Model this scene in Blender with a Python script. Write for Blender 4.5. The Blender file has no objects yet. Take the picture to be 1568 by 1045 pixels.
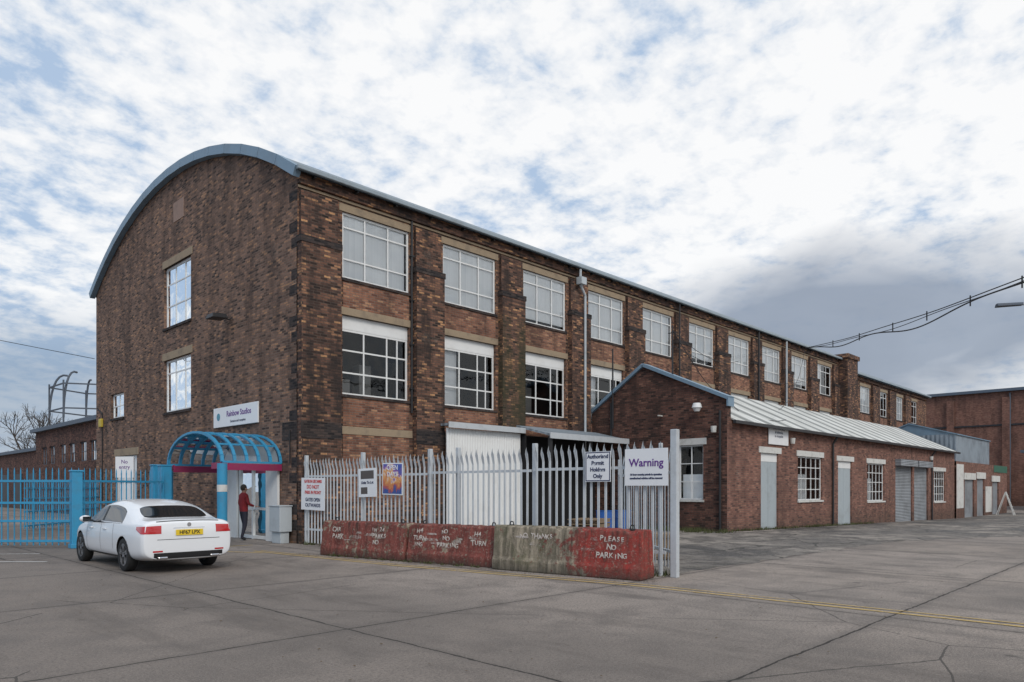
import bpy, bmesh, math, random
from mathutils import Vector, Matrix
from mathutils.bvhtree import BVHTree
random.seed(7)
S = bpy.context.scene
COL = S.collection
rad = math.radians

# ------------------------------------------------------------------ materials
def nt(m):
    m.use_nodes = True
    t = m.node_tree
    return t, t.nodes, t.links
class NB:
    """small node builder"""
    def __init__(s, tree): s.t = tree; s.n = tree.nodes; s.l = tree.links
    def sock(s, i, v):
        if isinstance(v, bpy.types.NodeSocket): s.l.new(v, i)
        elif v is not None:
            try: i.default_value = v
            except Exception: i.default_value = (v, v, v)
    def math(s, op, a, b=None, c=None, clamp=False):
        n = s.n.new('ShaderNodeMath'); n.operation = op; n.use_clamp = clamp
        s.sock(n.inputs[0], a)
        if b is not None: s.sock(n.inputs[1], b)
        if c is not None: s.sock(n.inputs[2], c)
        return n.outputs[0]
    def vmath(s, op, a, b=None):
        n = s.n.new('ShaderNodeVectorMath'); n.operation = op
        s.sock(n.inputs[0], a)
        if b is not None:
            if op == 'SCALE': s.sock(n.inputs[3], b)
            else: s.sock(n.inputs[1], b)
        return n.outputs[1] if op in ('LENGTH', 'DISTANCE', 'DOT_PRODUCT') else n.outputs[0]
    def noise(s, vec, scale, detail=4, rough=.55, dist=0.0, out=0):
        n = s.n.new('ShaderNodeTexNoise'); s.sock(n.inputs['Vector'], vec)
        n.inputs['Scale'].default_value = scale; n.inputs['Detail'].default_value = detail
        n.inputs['Roughness'].default_value = rough; n.inputs['Distortion'].default_value = dist
        return n.outputs[out]
    def ramp(s, fac, stops, interp='LINEAR'):
        n = s.n.new('ShaderNodeValToRGB'); s.sock(n.inputs[0], fac)
        r = n.color_ramp; r.interpolation = interp
        while len(r.elements) < len(stops): r.elements.new(.5)
        for e, (p, c) in zip(r.elements, stops):
            e.position = p
            e.color = (c, c, c, 1) if isinstance(c, (int, float)) else (c[0], c[1], c[2], 1)
        return n.outputs[0]
    def mix(s, f, a, b, mode='MIX'):
        n = s.n.new('ShaderNodeMix'); n.data_type = 'RGBA'; n.blend_type = mode
        s.sock(n.inputs[0], f)
        for i, v in ((6, a), (7, b)):
            if isinstance(v, (tuple, list)): v = (v[0], v[1], v[2], 1)
            elif isinstance(v, (int, float)): v = (v, v, v, 1)
            s.sock(n.inputs[i], v)
        return n.outputs[2]
    def sep(s, v):
        n = s.n.new('ShaderNodeSeparateXYZ'); s.sock(n.inputs[0], v); return n.outputs
    def comb(s, x, y, z):
        n = s.n.new('ShaderNodeCombineXYZ')
        for i, v in enumerate((x, y, z)): s.sock(n.inputs[i], v)
        return n.outputs[0]
    def obj(s):
        n = s.n.new('ShaderNodeTexCoord'); return n.outputs['Object']
    def bump(s, h, strength=.3, dist=.01):
        n = s.n.new('ShaderNodeBump'); n.inputs['Strength'].default_value = strength
        n.inputs['Distance'].default_value = dist; s.sock(n.inputs['Height'], h)
        return n.outputs[0]
def newmat(name):
    m = bpy.data.materials.new(name); m.use_nodes = True
    b = NB(m.node_tree); p = m.node_tree.nodes['Principled BSDF']
    return m, b, p
def paint(name, col, rough=.5, metal=0, var=.25, vscale=1.5, dirt=(.12, .1, .085), dirtamt=.35, coat=0, grime=True):
    m, b, p = newmat(name)
    o = b.obj()
    f = b.noise(o, vscale, 6, .65)
    f2 = b.noise(o, vscale*9, 4, .6)
    c = b.mix(b.math('MULTIPLY', f2, var), col, tuple(x*.55 for x in col))
    if grime:
        mask = b.ramp(f, [(.5, 0.0), (.75, 1.0)])
        c = b.mix(b.math('MULTIPLY', mask, dirtamt), c, dirt)
    b.l.new(c, p.inputs['Base Color'])
    p.inputs['Roughness'].default_value = rough
    p.inputs['Metallic'].default_value = metal
    if coat: p.inputs['Coat Weight'].default_value = coat; p.inputs['Coat Roughness'].default_value = .05
    return m
def brick(name, stops, mortar, soot=.5, sootcol=(.035, .028, .026), bw=.235, bh=.078, patch=(.3, .16, .1), patchamt=.25, seed=0, moss=False, gain=1.0):
    m, b, p = newmat(name)
    stops = [(q, tuple(min(1, x*gain) for x in c)) for q, c in stops]
    o = b.obj()
    g = b.n.new('ShaderNodeNewGeometry').outputs['Normal']
    nx = b.math('ABSOLUTE', b.sep(g)[0])
    sel = b.math('GREATER_THAN', nx, .5)
    x, y, z = b.sep(o)
    a = b.math('ADD', b.math('MULTIPLY', x, b.math('SUBTRACT', 1.0, sel)), b.math('MULTIPLY', y, sel))
    wob = b.noise(o, 3.0, 2)
    z2 = b.math('ADD', z, b.math('MULTIPLY', b.math('SUBTRACT', wob, .5), .02))
    v = b.comb(b.math('ADD', a, 100.0+seed), z2, 0.0)
    n = b.n.new('ShaderNodeTexBrick'); b.l.new(v, n.inputs['Vector'])
    n.inputs['Color1'].default_value = (0, 0, 0, 1); n.inputs['Color2'].default_value = (1, 1, 1, 1)
    n.inputs['Mortar'].default_value = (.5, .5, .5, 1)
    n.inputs['Scale'].default_value = 1; n.inputs['Mortar Size'].default_value = .01
    n.inputs['Mortar Smooth'].default_value = .2; n.inputs['Bias'].default_value = 0
    n.inputs['Brick Width'].default_value = bw; n.inputs['Row Height'].default_value = bh
    bn = n
    col = b.ramp(bn.outputs['Color'], stops)
    v3 = b.comb(a, b.math('MULTIPLY', z, 1.0), seed*1.0)
    pn = b.noise(v3, .55, 6, .65)
    col = b.mix(b.math('MULTIPLY', b.ramp(pn, [(.5, 0.), (.7, 1.)]), patchamt), col, patch)
    vs = b.comb(b.math('MULTIPLY', a, 1.4), b.math('MULTIPLY', z, .3), seed+5.0)
    sn = b.noise(vs, 1.0, 7, .7)
    cn = b.noise(b.comb(b.math('MULTIPLY', a, .8), b.math('MULTIPLY', z, 5.0), seed+9.0), 1.0, 4, .7)
    col = b.mix(b.ramp(cn, [(.5, 0.), (.66, .4)]), col, tuple(c*.35 for c in stops[2][1]))
    fn = b.noise(v3, 14, 4, .7)
    col = b.mix(b.ramp(fn, [(.35, .4), (.6, 0.)]), col, tuple(c*.5 for c in stops[1][1]))
    mcol = b.mix(sn, mortar, tuple(c*.35 for c in mortar))
    col = b.mix(b.math('MULTIPLY', bn.outputs['Fac'], .8), col, mcol)
    col = b.mix(b.math('MULTIPLY', b.ramp(sn, [(.46, 0.), (.62, 1.)]), soot), col, sootcol)
    bl_ = b.noise(b.vmath('ADD', v3, (31, 7, 3)), .9, 7, .75)
    col = b.mix(b.ramp(bl_, [(.6, 0.), (.75, .35)]), col, (.38, .31, .25))
    if moss:
        mk = b.math('MULTIPLY', b.math('GREATER_THAN', x, 8.2), b.math('LESS_THAN', x, 9.9))
        mk = b.math('MULTIPLY', mk, b.ramp(b.math('DIVIDE', z, 10.0), [(.3, .5), (.55, .9), (.8, .6), (.85, 0.)]))
        col = b.mix(b.math('MULTIPLY', mk, b.ramp(sn, [(.36, 0.), (.54, .7)])), col, (.055, .056, .028))
    foot = b.ramp(b.math('ADD', z, b.math('MULTIPLY', pn, .8)), [(.3, .45), (1.0, 0.)])
    col = b.mix(foot, col, (.05, .045, .035))
    b.l.new(col, p.inputs['Base Color'])
    p.inputs['Roughness'].default_value = .9; p.inputs['Specular IOR Level'].default_value = .25
    h = b.math('SUBTRACT', b.math('MULTIPLY', fn, .5), bn.outputs['Fac'])
    b.l.new(b.bump(h, .6, .012), p.inputs['Normal'])
    return m

M_brick_g = brick('sooty_brick_gable', [(0, (.035, .024, .022)), (.22, (.14, .085, .064)), (.5, (.215, .13, .096)), (.82, (.27, .155, .108)), (1, (.42, .23, .13))], (.25, .205, .165), .5, patchamt=.3, gain=1.16)
M_brick_l = brick('sooty_brick_long', [(0, (.02, .015, .014)), (.25, (.1, .053, .04)), (.5, (.2, .1, .067)), (.8, (.28, .137, .084)), (1, (.6, .32, .16))], (.2, .17, .14), .72, seed=3, patchamt=.2, gain=1.12)
M_brick_p = brick('sooty_brick_pier', [(0, (.018, .014, .013)), (.3, (.085, .048, .038)), (.6, (.175, .088, .062)), (.85, (.25, .125, .08)), (1, (.58, .31, .15))], (.15, .125, .1), .82, seed=9, patchamt=.15, moss=True, gain=1.14)
M_brick_i = brick('red_infill_brick', [(0, (.12, .05, .036)), (.25, (.22, .1, .066)), (.5, (.3, .135, .085)), (.8, (.37, .175, .107)), (1, (.5, .28, .16))], (.27, .23, .19), .5, seed=17, gain=1.08)
M_brick_a = brick('annex_brick', [(0, (.1, .052, .045)), (.25, (.2, .094, .072)), (.5, (.265, .124, .093)), (.8, (.31, .148, .108)), (1, (.38, .2, .14))], (.26, .2, .165), .4, seed=23, patch=(.34, .165, .125), gain=1.06)
M_brick_ad = brick('annex_gable_brick', [(0, (.04, .025, .022)), (.25, (.1, .048, .038)), (.5, (.155, .072, .055)), (.8, (.2, .092, .068)), (1, (.28, .14, .1))], (.14, .11, .09), .5, seed=29, patchamt=.15)
M_brick_b = brick('background_brick', [(0, (.16, .07, .05)), (.3, (.22, .1, .07)), (.6, (.28, .125, .09)), (1, (.34, .17, .12))], (.25, .2, .17), .4, seed=31)
M_bluebrick = brick('blue_engineering_brick', [(0, (.015, .014, .016)), (.3, (.03, .027, .03)), (.6, (.055, .046, .046)), (1, (.1, .07, .06))], (.08, .07, .06), .2, seed=5, patchamt=.1)
M_stone = paint('sandstone_lintel', (.38, .29, .195), .9, var=.6, vscale=2, dirtamt=.7)
M_white = paint('white_paint', (.8, .8, .78), .5, var=.12, dirtamt=.22, dirt=(.35, .32, .28))
M_whiteold = paint('old_white_paint', (.68, .67, .63), .7, var=.3, dirtamt=.55, dirt=(.25, .22, .19), vscale=2.5)
M_signwhite = paint('sign_white', (.82, .82, .82), .35, var=.04, dirtamt=.08)
M_fascia = paint('blue_grey_sheet', (.2, .3, .39), .5, var=.25, vscale=.8, dirtamt=.3)
M_gutter = paint('grey_gutter', (.3, .36, .4), .5, var=.2)
M_black = paint('black_paint', (.025, .025, .027), .5, var=.3, dirtamt=.2)
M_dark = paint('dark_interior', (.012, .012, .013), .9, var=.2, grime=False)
M_room = paint('office_interior', (.3, .29, .27), .9, var=.2, grime=False)
M_blue = paint('blue_gate_paint', (.04, .31, .53), .45, var=.3, vscale=3, dirtamt=.3)
M_magenta = paint('crimson_paint', (.3, .02, .09), .5)
M_galv = paint('galvanised_steel', (.58, .61, .63), .55, metal=.05, var=.4, vscale=3, dirtamt=.35, dirt=(.25, .24, .22))
M_galvl = paint('light_grey_pipe', (.5, .54, .56), .5, var=.2)
M_redtext = paint('red_lettering', (.6, .03, .03), .5, grime=False)
M_purple = paint('purple_lettering', (.13, .03, .25), .5, grime=False)
M_navy = paint('navy_lettering', (.03, .04, .1), .5, grime=False)
M_slate = paint('slate_coping', (.1, .13, .17), .6, var=.3)
M_wood = paint('weathered_wood', (.26, .18, .11), .85, var=.5, vscale=4)
M_plblue = paint('blue_plastic', (.03, .12, .4), .35)
M_cable = paint('cable_black', (.02, .02, .022), .7, grime=False)
M_iron = paint('weathered_iron', (.1, .12, .15), .8, var=.4)
M_bark = paint('bark', (.07, .055, .045), .95, var=.5, vscale=3)

def mat_corr(name, c1, c2, period=.2, axis=0, rough=.5):
    m, b, p = newmat(name)
    o = b.obj(); c = b.sep(o)[axis]
    w = b.math('SINE', b.math('MULTIPLY', c, 2*math.pi/period))
    n = b.noise(b.vmath('MULTIPLY', o, (2.5, .6, .6) if axis == 0 else (.6, 2.5, .6)), 1.5, 6, .7)
    col = b.mix(b.ramp(n, [(.42, 0.), (.66, 1.)]), c1, c2)
    b.l.new(col, p.inputs['Base Color']); p.inputs['Roughness'].default_value = rough
    b.l.new(b.bump(w, .8, .02), p.inputs['Normal'])
    return m
M_roofsheet = mat_corr('barrel_roof_sheet', (.2, .25, .29), (.13, .16, .18), .3, 0)
M_shutter = mat_corr('roller_shutter', (.3, .32, .34), (.19, .2, .21), .09, 2)
M_clad = mat_corr('grey_cladding', (.28, .33, .37), (.18, .21, .24), .3, 1)

def mat_annexroof():
    m, b, p = newmat('annex_corrugated_roof')
    o = b.obj(); x, y, z = b.sep(o)
    w = b.math('SINE', b.math('MULTIPLY', x, 2*math.pi/.15))
    n = b.noise(b.comb(b.math('MULTIPLY', x, 1.6), b.math('MULTIPLY', y, .35), 0.0), 1.1, 5, .7)
    n2 = b.noise(b.comb(b.math('MULTIPLY', x, 9.0), b.math('MULTIPLY', y, .5), 3.0), 1.0, 4, .7)
    band = b.math('GREATER_THAN', b.math('SINE', b.math('MULTIPLY', x, 2*math.pi/1.9)), .45)
    c = b.mix(b.ramp(n, [(.4, 0.), (.62, 1.)]), (.8, .8, .76), (.58, .58, .54))
    c = b.mix(b.math('MULTIPLY', b.ramp(n2, [(.45, 0.), (.6, 1.)]), .4), c, (.2, .2, .17))
    c = b.mix(b.math('MULTIPLY', band, .75), c, (.13, .14, .135))
    b.l.new(c, p.inputs['Base Color']); p.inputs['Roughness'].default_value = .7
    b.l.new(b.bump(w, .8, .02), p.inputs['Normal'])
    return m
M_annexroof = mat_annexroof()

def mat_glass(name, tint=(.75, .8, .82), refl=.0, rough=.015, gain=1.3):
    m = bpy.data.materials.new(name); t, n, l = nt(m); n.clear(); b = NB(t)
    out = n.new('ShaderNodeOutputMaterial'); mx = n.new('ShaderNodeMixShader')
    tr = n.new('ShaderNodeBsdfTransparent'); tr.inputs[0].default_value = (*tint, 1)
    gl = n.new('ShaderNodeBsdfGlossy'); gl.inputs['Roughness'].default_value = rough
    gl.inputs[0].default_value = (.9, .93, .95, 1)
    fr = n.new('ShaderNodeFresnel'); fr.inputs[0].default_value = 1.5
    o = b.obj(); nn = b.noise(o, 1.3, 2)
    l.new(b.bump(nn, .12, .06), gl.inputs['Normal'])
    f = b.math('ADD', b.math('MULTIPLY', fr.outputs[0], gain), refl, clamp=True)
    l.new(f, mx.inputs[0]); l.new(tr.outputs[0], mx.inputs[1]); l.new(gl.outputs[0], mx.inputs[2])
    l.new(mx.outputs[0], out.inputs[0])
    return m
M_glass = mat_glass('window_glass', (.98, .99, .99), refl=.0, gain=1.0)
def mat_blind():
    m, b, p = newmat('vertical_blinds')
    o = b.obj(); x, y, z = b.sep(o)
    a = b.math('ADD', x, y)
    sl = b.math('FLOOR', b.math('MULTIPLY', a, 9.0))
    wn = b.n.new('ShaderNodeTexWhiteNoise'); wn.noise_dimensions = '1D'; b.l.new(sl, wn.inputs['W'])
    fr = b.math('FRACT', b.math('MULTIPLY', a, 9.0))
    v = b.math('ADD', b.math('MULTIPLY', wn.outputs[0], .1), b.math('MULTIPLY', fr, .08))
    big = b.noise(o, .7, 3)
    c = b.mix(v, (.93, .935, .93), (.4, .43, .45))
    c = b.mix(b.math('MULTIPLY', b.ramp(big, [(.5, 0.), (.62, 1.)]), .2), c, (.6, .63, .65))
    b.l.new(c, p.inputs['Base Color']); p.inputs['Roughness'].default_value = .9
    return m
M_blind = mat_blind()

# ------------------------------------------------------------------ geometry helpers
def empty(name, loc=(0, 0, 0), rz=0):
    e = bpy.data.objects.new(name, None); COL.objects.link(e)
    e.location = loc; e.rotation_euler = (0, 0, rz); e.empty_display_size = .3
    return e
def link(name, me, mat, parent):
    ob = bpy.data.objects.new(name, me); COL.objects.link(ob)
    if mat is not None and len(me.materials) == 0: me.materials.append(mat)
    if parent is not None: ob.parent = parent
    return ob
class Part:
    def __init__(s): s.v = []; s.f = []
    def poly(s, pts):
        i = len(s.v); s.v += [tuple(p) for p in pts]; s.f.append(tuple(range(i, i+len(pts))))
    def hexa(s, c):
        i = len(s.v); s.v += [tuple(p) for p in c]
        for f in ((0, 3, 2, 1), (4, 5, 6, 7), (0, 1, 5, 4), (1, 2, 6, 5), (2, 3, 7, 6), (3, 0, 4, 7)):
            s.f.append(tuple(i+k for k in f))
    def box(s, x0, x1, y0, y1, z0, z1):
        s.hexa([(x0, y0, z0), (x1, y0, z0), (x1, y1, z0), (x0, y1, z0), (x0, y0, z1), (x1, y0, z1), (x1, y1, z1), (x0, y1, z1)])
    def beam(s, p0, p1, w, h, up=(0, 0, 1)):
        p0 = Vector(p0); p1 = Vector(p1); d = (p1-p0).normalized(); up = Vector(up)
        if abs(d.dot(up)) > .98: up = Vector((1, 0, 0))
        sd = d.cross(up).normalized()*w/2; u = sd.cross(d).normalized()*h/2
        s.hexa([p0-sd-u, p0+sd-u, p1+sd-u, p1-sd-u, p0-sd+u, p0+sd+u, p1+sd+u, p1-sd+u])
    def cyl(s, p0, p1, r0, r1=None, n=12, caps=True):
        if r1 is None: r1 = r0
        p0 = Vector(p0); p1 = Vector(p1); d = (p1-p0).normalized()
        a = d.orthogonal().normalized(); c = d.cross(a)
        i = len(s.v)
        for k in range(n):
            t = 2*math.pi*k/n; o = a*math.cos(t)+c*math.sin(t)
            s.v.append(tuple(p0+o*r0)); s.v.append(tuple(p1+o*r1))
        for k in range(n):
            j = (k+1) % n
            s.f.append((i+2*k, i+2*j, i+2*j+1, i+2*k+1))
        if caps:
            s.f.append(tuple(i+2*k for k in range(n))[::-1]); s.f.append(tuple(i+2*k+1 for k in range(n)))
    def tube(s, pts, r, n=8):
        for p, q in zip(pts[:-1], pts[1:]): s.cyl(p, q, r, r, n)
    def build(s, name, mat, parent, bevel=0, smooth=False):
        me = bpy.data.meshes.new(name); me.from_pydata(s.v, [], s.f); me.update()
        ob = link(name, me, mat, parent)
        if bevel:
            md = ob.modifiers.new('b', 'BEVEL'); md.width = bevel; md.segments = 2; md.limit_method = 'ANGLE'
        if smooth:
            for p in me.polygons: p.use_smooth = True
        return ob
class Fr:
    """wall frame: a along wall, n outward, z up"""
    def __init__(s, org, d, n): s.o = Vector(org); s.d = Vector(d); s.n = Vector(n)
    def P(s, a, n, z): return s.o+s.d*a+s.n*n+Vector((0, 0, z))
    def box(s, part, a0, a1, n0, n1, z0, z1):
        P = s.P
        part.hexa([P(a0, n0, z0), P(a1, n0, z0), P(a1, n1, z0), P(a0, n1, z0), P(a0, n0, z1), P(a1, n0, z1), P(a1, n1, z1), P(a0, n1, z1)])
    def wall(s, part, a0, a1, z0, z1, holes=(), depth=.16, n=0.0):
        A = sorted({a0, a1, *[h[0] for h in holes], *[h[1] for h in holes]})
        Z = sorted({z0, z1, *[h[2] for h in holes], *[h[3] for h in holes]})
        A = [a for a in A if a0 <= a <= a1]; Z = [z for z in Z if z0 <= z <= z1]
        for i in range(len(A)-1):
            for j in range(len(Z)-1):
                ca = (A[i]+A[i+1])/2; cz = (Z[j]+Z[j+1])/2
                if any(h[0] < ca < h[1] and h[2] < cz < h[3] for h in holes): continue
                part.poly([s.P(A[i], n, Z[j]), s.P(A[i+1], n, Z[j]), s.P(A[i+1], n, Z[j+1]), s.P(A[i], n, Z[j+1])])
        for h in holes:
            b0, b1, c0, c1 = h
            for (p, q) in (((b0, c0), (b1, c0)), ((b1, c0), (b1, c1)), ((b1, c1), (b0, c1)), ((b0, c1), (b0, c0))):
                part.poly([s.P(p[0], n, p[1]), s.P(q[0], n, q[1]), s.P(q[0], n-depth, q[1]), s.P(p[0], n-depth, p[1])])
    def top(s, part, pts, zb, n=0.0):
        for (p, q) in zip(pts[:-1], pts[1:]):
            part.poly([s.P(p[0], n, zb), s.P(q[0], n, zb), s.P(q[0], n, q[1]), s.P(p[0], n, p[1])])
    def window(s, fr, gl, a0, a1, z0, z1, cols, rows, n=-.1, fw=.06, bw=.035, ft=.05, n_off=0):
        s.box(fr, a0, a0+fw, n-ft, n, z0, z1); s.box(fr, a1-fw, a1, n-ft, n, z0, z1)
        s.box(fr, a0+fw, a1-fw, n-ft, n, z0, z0+fw); s.box(fr, a0+fw, a1-fw, n-ft, n, z1-fw, z1)
        for c in cols:
            x = a0+(a1-a0)*c; s.box(fr, x-bw/2, x+bw/2, n-ft+.003, n-.004, z0+fw, z1-fw)
        for r in rows:
            y = z0+(z1-z0)*r; s.box(fr, a0+fw, a1-fw, n-ft+.006, n-.008, y-bw/2, y+bw/2)
        xs = [a0+fw]+[a0+(a1-a0)*c for c in cols]+[a1-fw]; ys = [z0+fw]+[z0+(z1-z0)*r for r in rows]+[z1-fw]
        for i in range(len(xs)-1):
            for j in range(len(ys)-1):
                t = [random.uniform(-.006, .006) for _ in range(3)]
                gl.poly([s.P(xs[i], n-ft/2+t[0], ys[j]), s.P(xs[i+1], n-ft/2+t[1], ys[j]), s.P(xs[i+1], n-ft/2+t[1]+t[2], ys[j+1]), s.P(xs[i], n-ft/2+t[0]+t[2], ys[j+1])])
    def quad(s, part, a0, a1, n, z0, z1):
        part.poly([s.P(a0, n, z0), s.P(a1, n, z0), s.P(a1, n, z1), s.P(a0, n, z1)])
def text(name, body, size, mat, parent, loc, rot, align='CENTER', ext=.002, sx=1, bold=0, line=1.0):
    cu = bpy.data.curves.new(name, 'FONT'); cu.body = body; cu.size = size; cu.align_x = align; cu.align_y = 'CENTER'
    cu.extrude = ext; cu.offset = bold; cu.space_line = line
    ob = bpy.data.objects.new(name, cu); COL.objects.link(ob); cu.materials.append(mat)
    ob.parent = parent; ob.location = loc; ob.rotation_euler = rot; ob.scale = (sx, 1, 1)
    return ob
ROT_X = (rad(90), 0, 0)
ROT_U = (rad(90), 0, rad(-90))

def gz(u): return -.0155*max(0, min(u, 50)-15)

# ------------------------------------------------------------------ ground
def mat_ground():
    m, b, p = newmat('concrete_slabs')
    o = b.obj()
    wob = b.noise(o, 1.2, 5, .7, out=1)
    ow = b.vmath('ADD', o, b.vmath('SCALE', b.vmath('SUBTRACT', wob, (.5, .5, .5)), .12))
    x, y, z = b.sep(ow)
    ju = b.math('PINGPONG', b.math('ADD', x, 6.15+52.5), 2.625)
    jv = b.math('PINGPONG', b.math('ADD', y, 12.2+86.0), 2.15)
    d = b.math('MINIMUM', ju, jv)
    jn = b.noise(o, 3.5, 3)
    joint = b.math('LESS_THAN', d, b.math('MULTIPLY', jn, .026))
    soft = b.ramp(d, [(.0, .4), (.16, 0.)])
    x0, y0, z0 = b.sep(o)
    cx = b.math('FLOOR', b.math('DIVIDE', b.math('ADD', x0, 6.15), 5.25))
    cy = b.math('FLOOR', b.math('DIVIDE', b.math('ADD', y0, 12.2), 4.3))
    wn = b.n.new('ShaderNodeTexWhiteNoise'); wn.noise_dimensions = '2D'; b.l.new(b.comb(cx, cy, 0.), wn.inputs['Vector'])
    big = b.noise(o, .22, 6, .6, .3); mid = b.noise(o, 1.1, 7, .72, .4); fine = b.noise(o, 30, 4, .75); ag = b.noise(o, 75, 2, .6)
    c = b.mix(b.ramp(big, [(.4, 0.), (.6, 1.)]), (.34, .285, .242), (.2, .172, .15))
    c = b.mix(b.math('MULTIPLY', wn.outputs[0], .5), c, (.38, .325, .285))
    c = b.mix(b.ramp(mid, [(.36, .65), (.54, 0.)]), c, (.13, .112, .1))
    c = b.mix(b.ramp(fine, [(.36, .75), (.54, 0.)]), c, (.09, .08, .072))
    c = b.mix(b.ramp(ag, [(.55, 0.), (.66, .7)]), c, (.5, .44, .39))
    st = b.noise(b.vmath('MULTIPLY', o, (.9, .16, 1)), .8, 6, .7)
    c = b.mix(b.ramp(st, [(.52, 0.), (.66, .6)]), c, (.085, .075, .068))
    oil = b.noise(b.vmath('ADD', o, (7, 3, 0)), 2.3, 3, .5)
    c = b.mix(b.ramp(oil, [(.68, 0.), (.74, .6)]), c, (.05, .046, .043))
    lf = b.ramp(b.math('ADD', b.math('MULTIPLY', x0, -.1), b.math('MULTIPLY', b.math('SUBTRACT', big, .5), .4)), [(.1, 0.), (.5, .5)])
    c = b.mix(lf, c, (.125, .107, .094))
    vo = b.n.new('ShaderNodeTexVoronoi'); vo.feature = 'DISTANCE_TO_EDGE'; b.l.new(ow, vo.inputs['Vector']); vo.inputs['Scale'].default_value = .17
    crack = b.math('MULTIPLY', b.math('LESS_THAN', vo.outputs[0], .0018), b.math('GREATER_THAN', big, .45))
    c = b.mix(b.math('MULTIPLY', crack, .75), c, (.05, .046, .042))
    c = b.mix(soft, c, (.11, .098, .088))
    c = b.mix(b.math('MULTIPLY', joint, .9), c, (.03, .027, .025))
    b.l.new(c, p.inputs['Base Color']); p.inputs['Specular IOR Level'].default_value = .18
    b.l.new(b.ramp(mid, [(.3, .7), (.7, .95)]), p.inputs['Roughness'])
    h = b.math('SUBTRACT', b.math('MULTIPLY', fine, .6), joint)
    b.l.new(b.bump(h, .6, .012), p.inputs['Normal'])
    return m
def mat_asphalt():
    m, b, p = newmat('patched_asphalt')
    o = b.obj()
    big = b.noise(b.vmath('MULTIPLY', o, (1, 1.1, 1)), .17, 7, .68, 1.2); mid = b.noise(o, 1.3, 7, .75); fine = b.noise(o, 32, 4, .75)
    c = b.mix(b.ramp(big, [(.44, 0.), (.455, .45), (.53, .5), (.545, 1.)]), (.065, .062, .06), (.3, .265, .23))
    c = b.mix(b.ramp(mid, [(.4, .8), (.54, 0.)]), c, (.045, .042, .04))
    c = b.mix(b.ramp(fine, [(.5, 0.), (.66, .6)]), c, (.38, .345, .31))
    vo = b.n.new('ShaderNodeTexVoronoi'); vo.feature = 'DISTANCE_TO_EDGE'; b.l.new(b.vmath('ADD', o, b.vmath('SCALE', b.noise(o, 1.2, 5, .7, out=1), .5)), vo.inputs['Vector']); vo.inputs['Scale'].default_value = .3
    c = b.mix(b.math('MULTIPLY', b.math('LESS_THAN', vo.outputs[0], .008), .8), c, (.03, .03, .028))
    mo = b.noise(o, .9, 6, .75)
    c = b.mix(b.ramp(mo, [(.6, 0.), (.7, .6)]), c, (.07, .08, .035))
    b.l.new(c, p.inputs['Base Color']); b.l.new(b.ramp(big, [(.3, .5), (.6, .95)]), p.inputs['Roughness']); p.inputs['Specular IOR Level'].default_value = .25
    b.l.new(b.bump(b.math('ADD', fine, b.math('MULTIPLY', mid, 3)), .6, .015), p.inputs['Normal'])
    return m
M_ground = mat_ground(); M_asph = mat_asphalt()
us = [-500, -60, 15, 50, 120, 1500]; vs = [-500, -60, 0, 60, 1500]
me = bpy.data.meshes.new('ground')
vv = [(u, v, gz(u)) for v in vs for u in us]; n_ = len(us)
ff = [(j*n_+i, j*n_+i+1, (j+1)*n_+i+1, (j+1)*n_+i) for j in range(len(vs)-1) for i in range(n_-1)]
me.from_pydata(vv, [], ff); link('ground', me, M_ground, None)
def sheet(name, lo, hi, u0, u1, mat, h=.004, step=1.0):
    U = sorted(set([u0, u1]+[u0+i*step for i in range(int((u1-u0)/step)+1)]+[u for u in (15., 50.) if u0 < u < u1]))
    v = []; f = []
    for u in U: v += [(u, lo(u), gz(u)+h), (u, hi(u), gz(u)+h)]
    for i in range(len(U)-1): f.append((2*i, 2*i+2, 2*i+3, 2*i+1))
    me = bpy.data.meshes.new(name); me.from_pydata(v, [], f); return link(name, me, mat, None)
rj = random.Random(3); jit = {}
def J(u, a=.25):
    k = round(u, 2)
    if k not in jit: jit[k] = rj.uniform(-a, a)
    return jit[k]
sheet('asphalt_yard', lambda u: -12.0-.035*u+J(u, .15) if u > 1.2 else -11.9, lambda u: -.02, .9, 13.9, M_asph, step=.5)
sheet('asphalt_road', lambda u: -12.5-1.6*math.sin((u-14)*.16)+J(u+200, .22)-.03*u, lambda u: -6.45, 14.0, 66, M_asph, step=.5)
def mat_worn(name, col, cover=.5, sc=7):
    m = bpy.data.materials.new(name); t, n, l = nt(m); b = NB(t); p = n['Principled BSDF']
    p.inputs['Base Color'].default_value = (*col, 1); p.inputs['Roughness'].default_value = .8
    o = b.obj(); f = b.noise(o, sc, 8, .8); g = b.noise(o, .8, 3)
    mask = b.ramp(b.math('ADD', b.math('MULTIPLY', f, .7), b.math('MULTIPLY', g, .3)), [(cover-.06, .92), (cover+.06, .05)])
    mx = n.new('ShaderNodeMixShader'); tr = n.new('ShaderNodeBsdfTransparent')
    l.new(mask, mx.inputs[0]); l.new(tr.outputs[0], mx.inputs[1]); l.new(p.outputs[0], mx.inputs[2])
    l.new(mx.outputs[0], n['Material Output'].inputs[0]); return m
M_yel = mat_worn('worn_yellow_paint', (.55, .38, .13), .565); M_wl = mat_worn('worn_white_paint', (.6, .58, .55), .57)
ym = Part()
def stripe(part, pts, w, h=.008):
    for p, q in zip(pts[:-1], pts[1:]):
        p = Vector((*p, h+gz(p[0]))); q = Vector((*q, h+gz(q[0]))); s_ = (q-p).cross(Vector((0, 0, 1))).normalized()*w/2
        part.poly([p-s_, p+s_, q+s_, q-s_])
stripe(ym, [(-2.1, -1.5), (-1.65, -7), (-.72, -12.4), (-.5, -17), (-.3, -40)], .08)
stripe(ym, [(-1.9, -1.5), (-1.45, -7), (-.5, -12.4), (-.28, -17), (-.08, -40)], .05)
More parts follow.
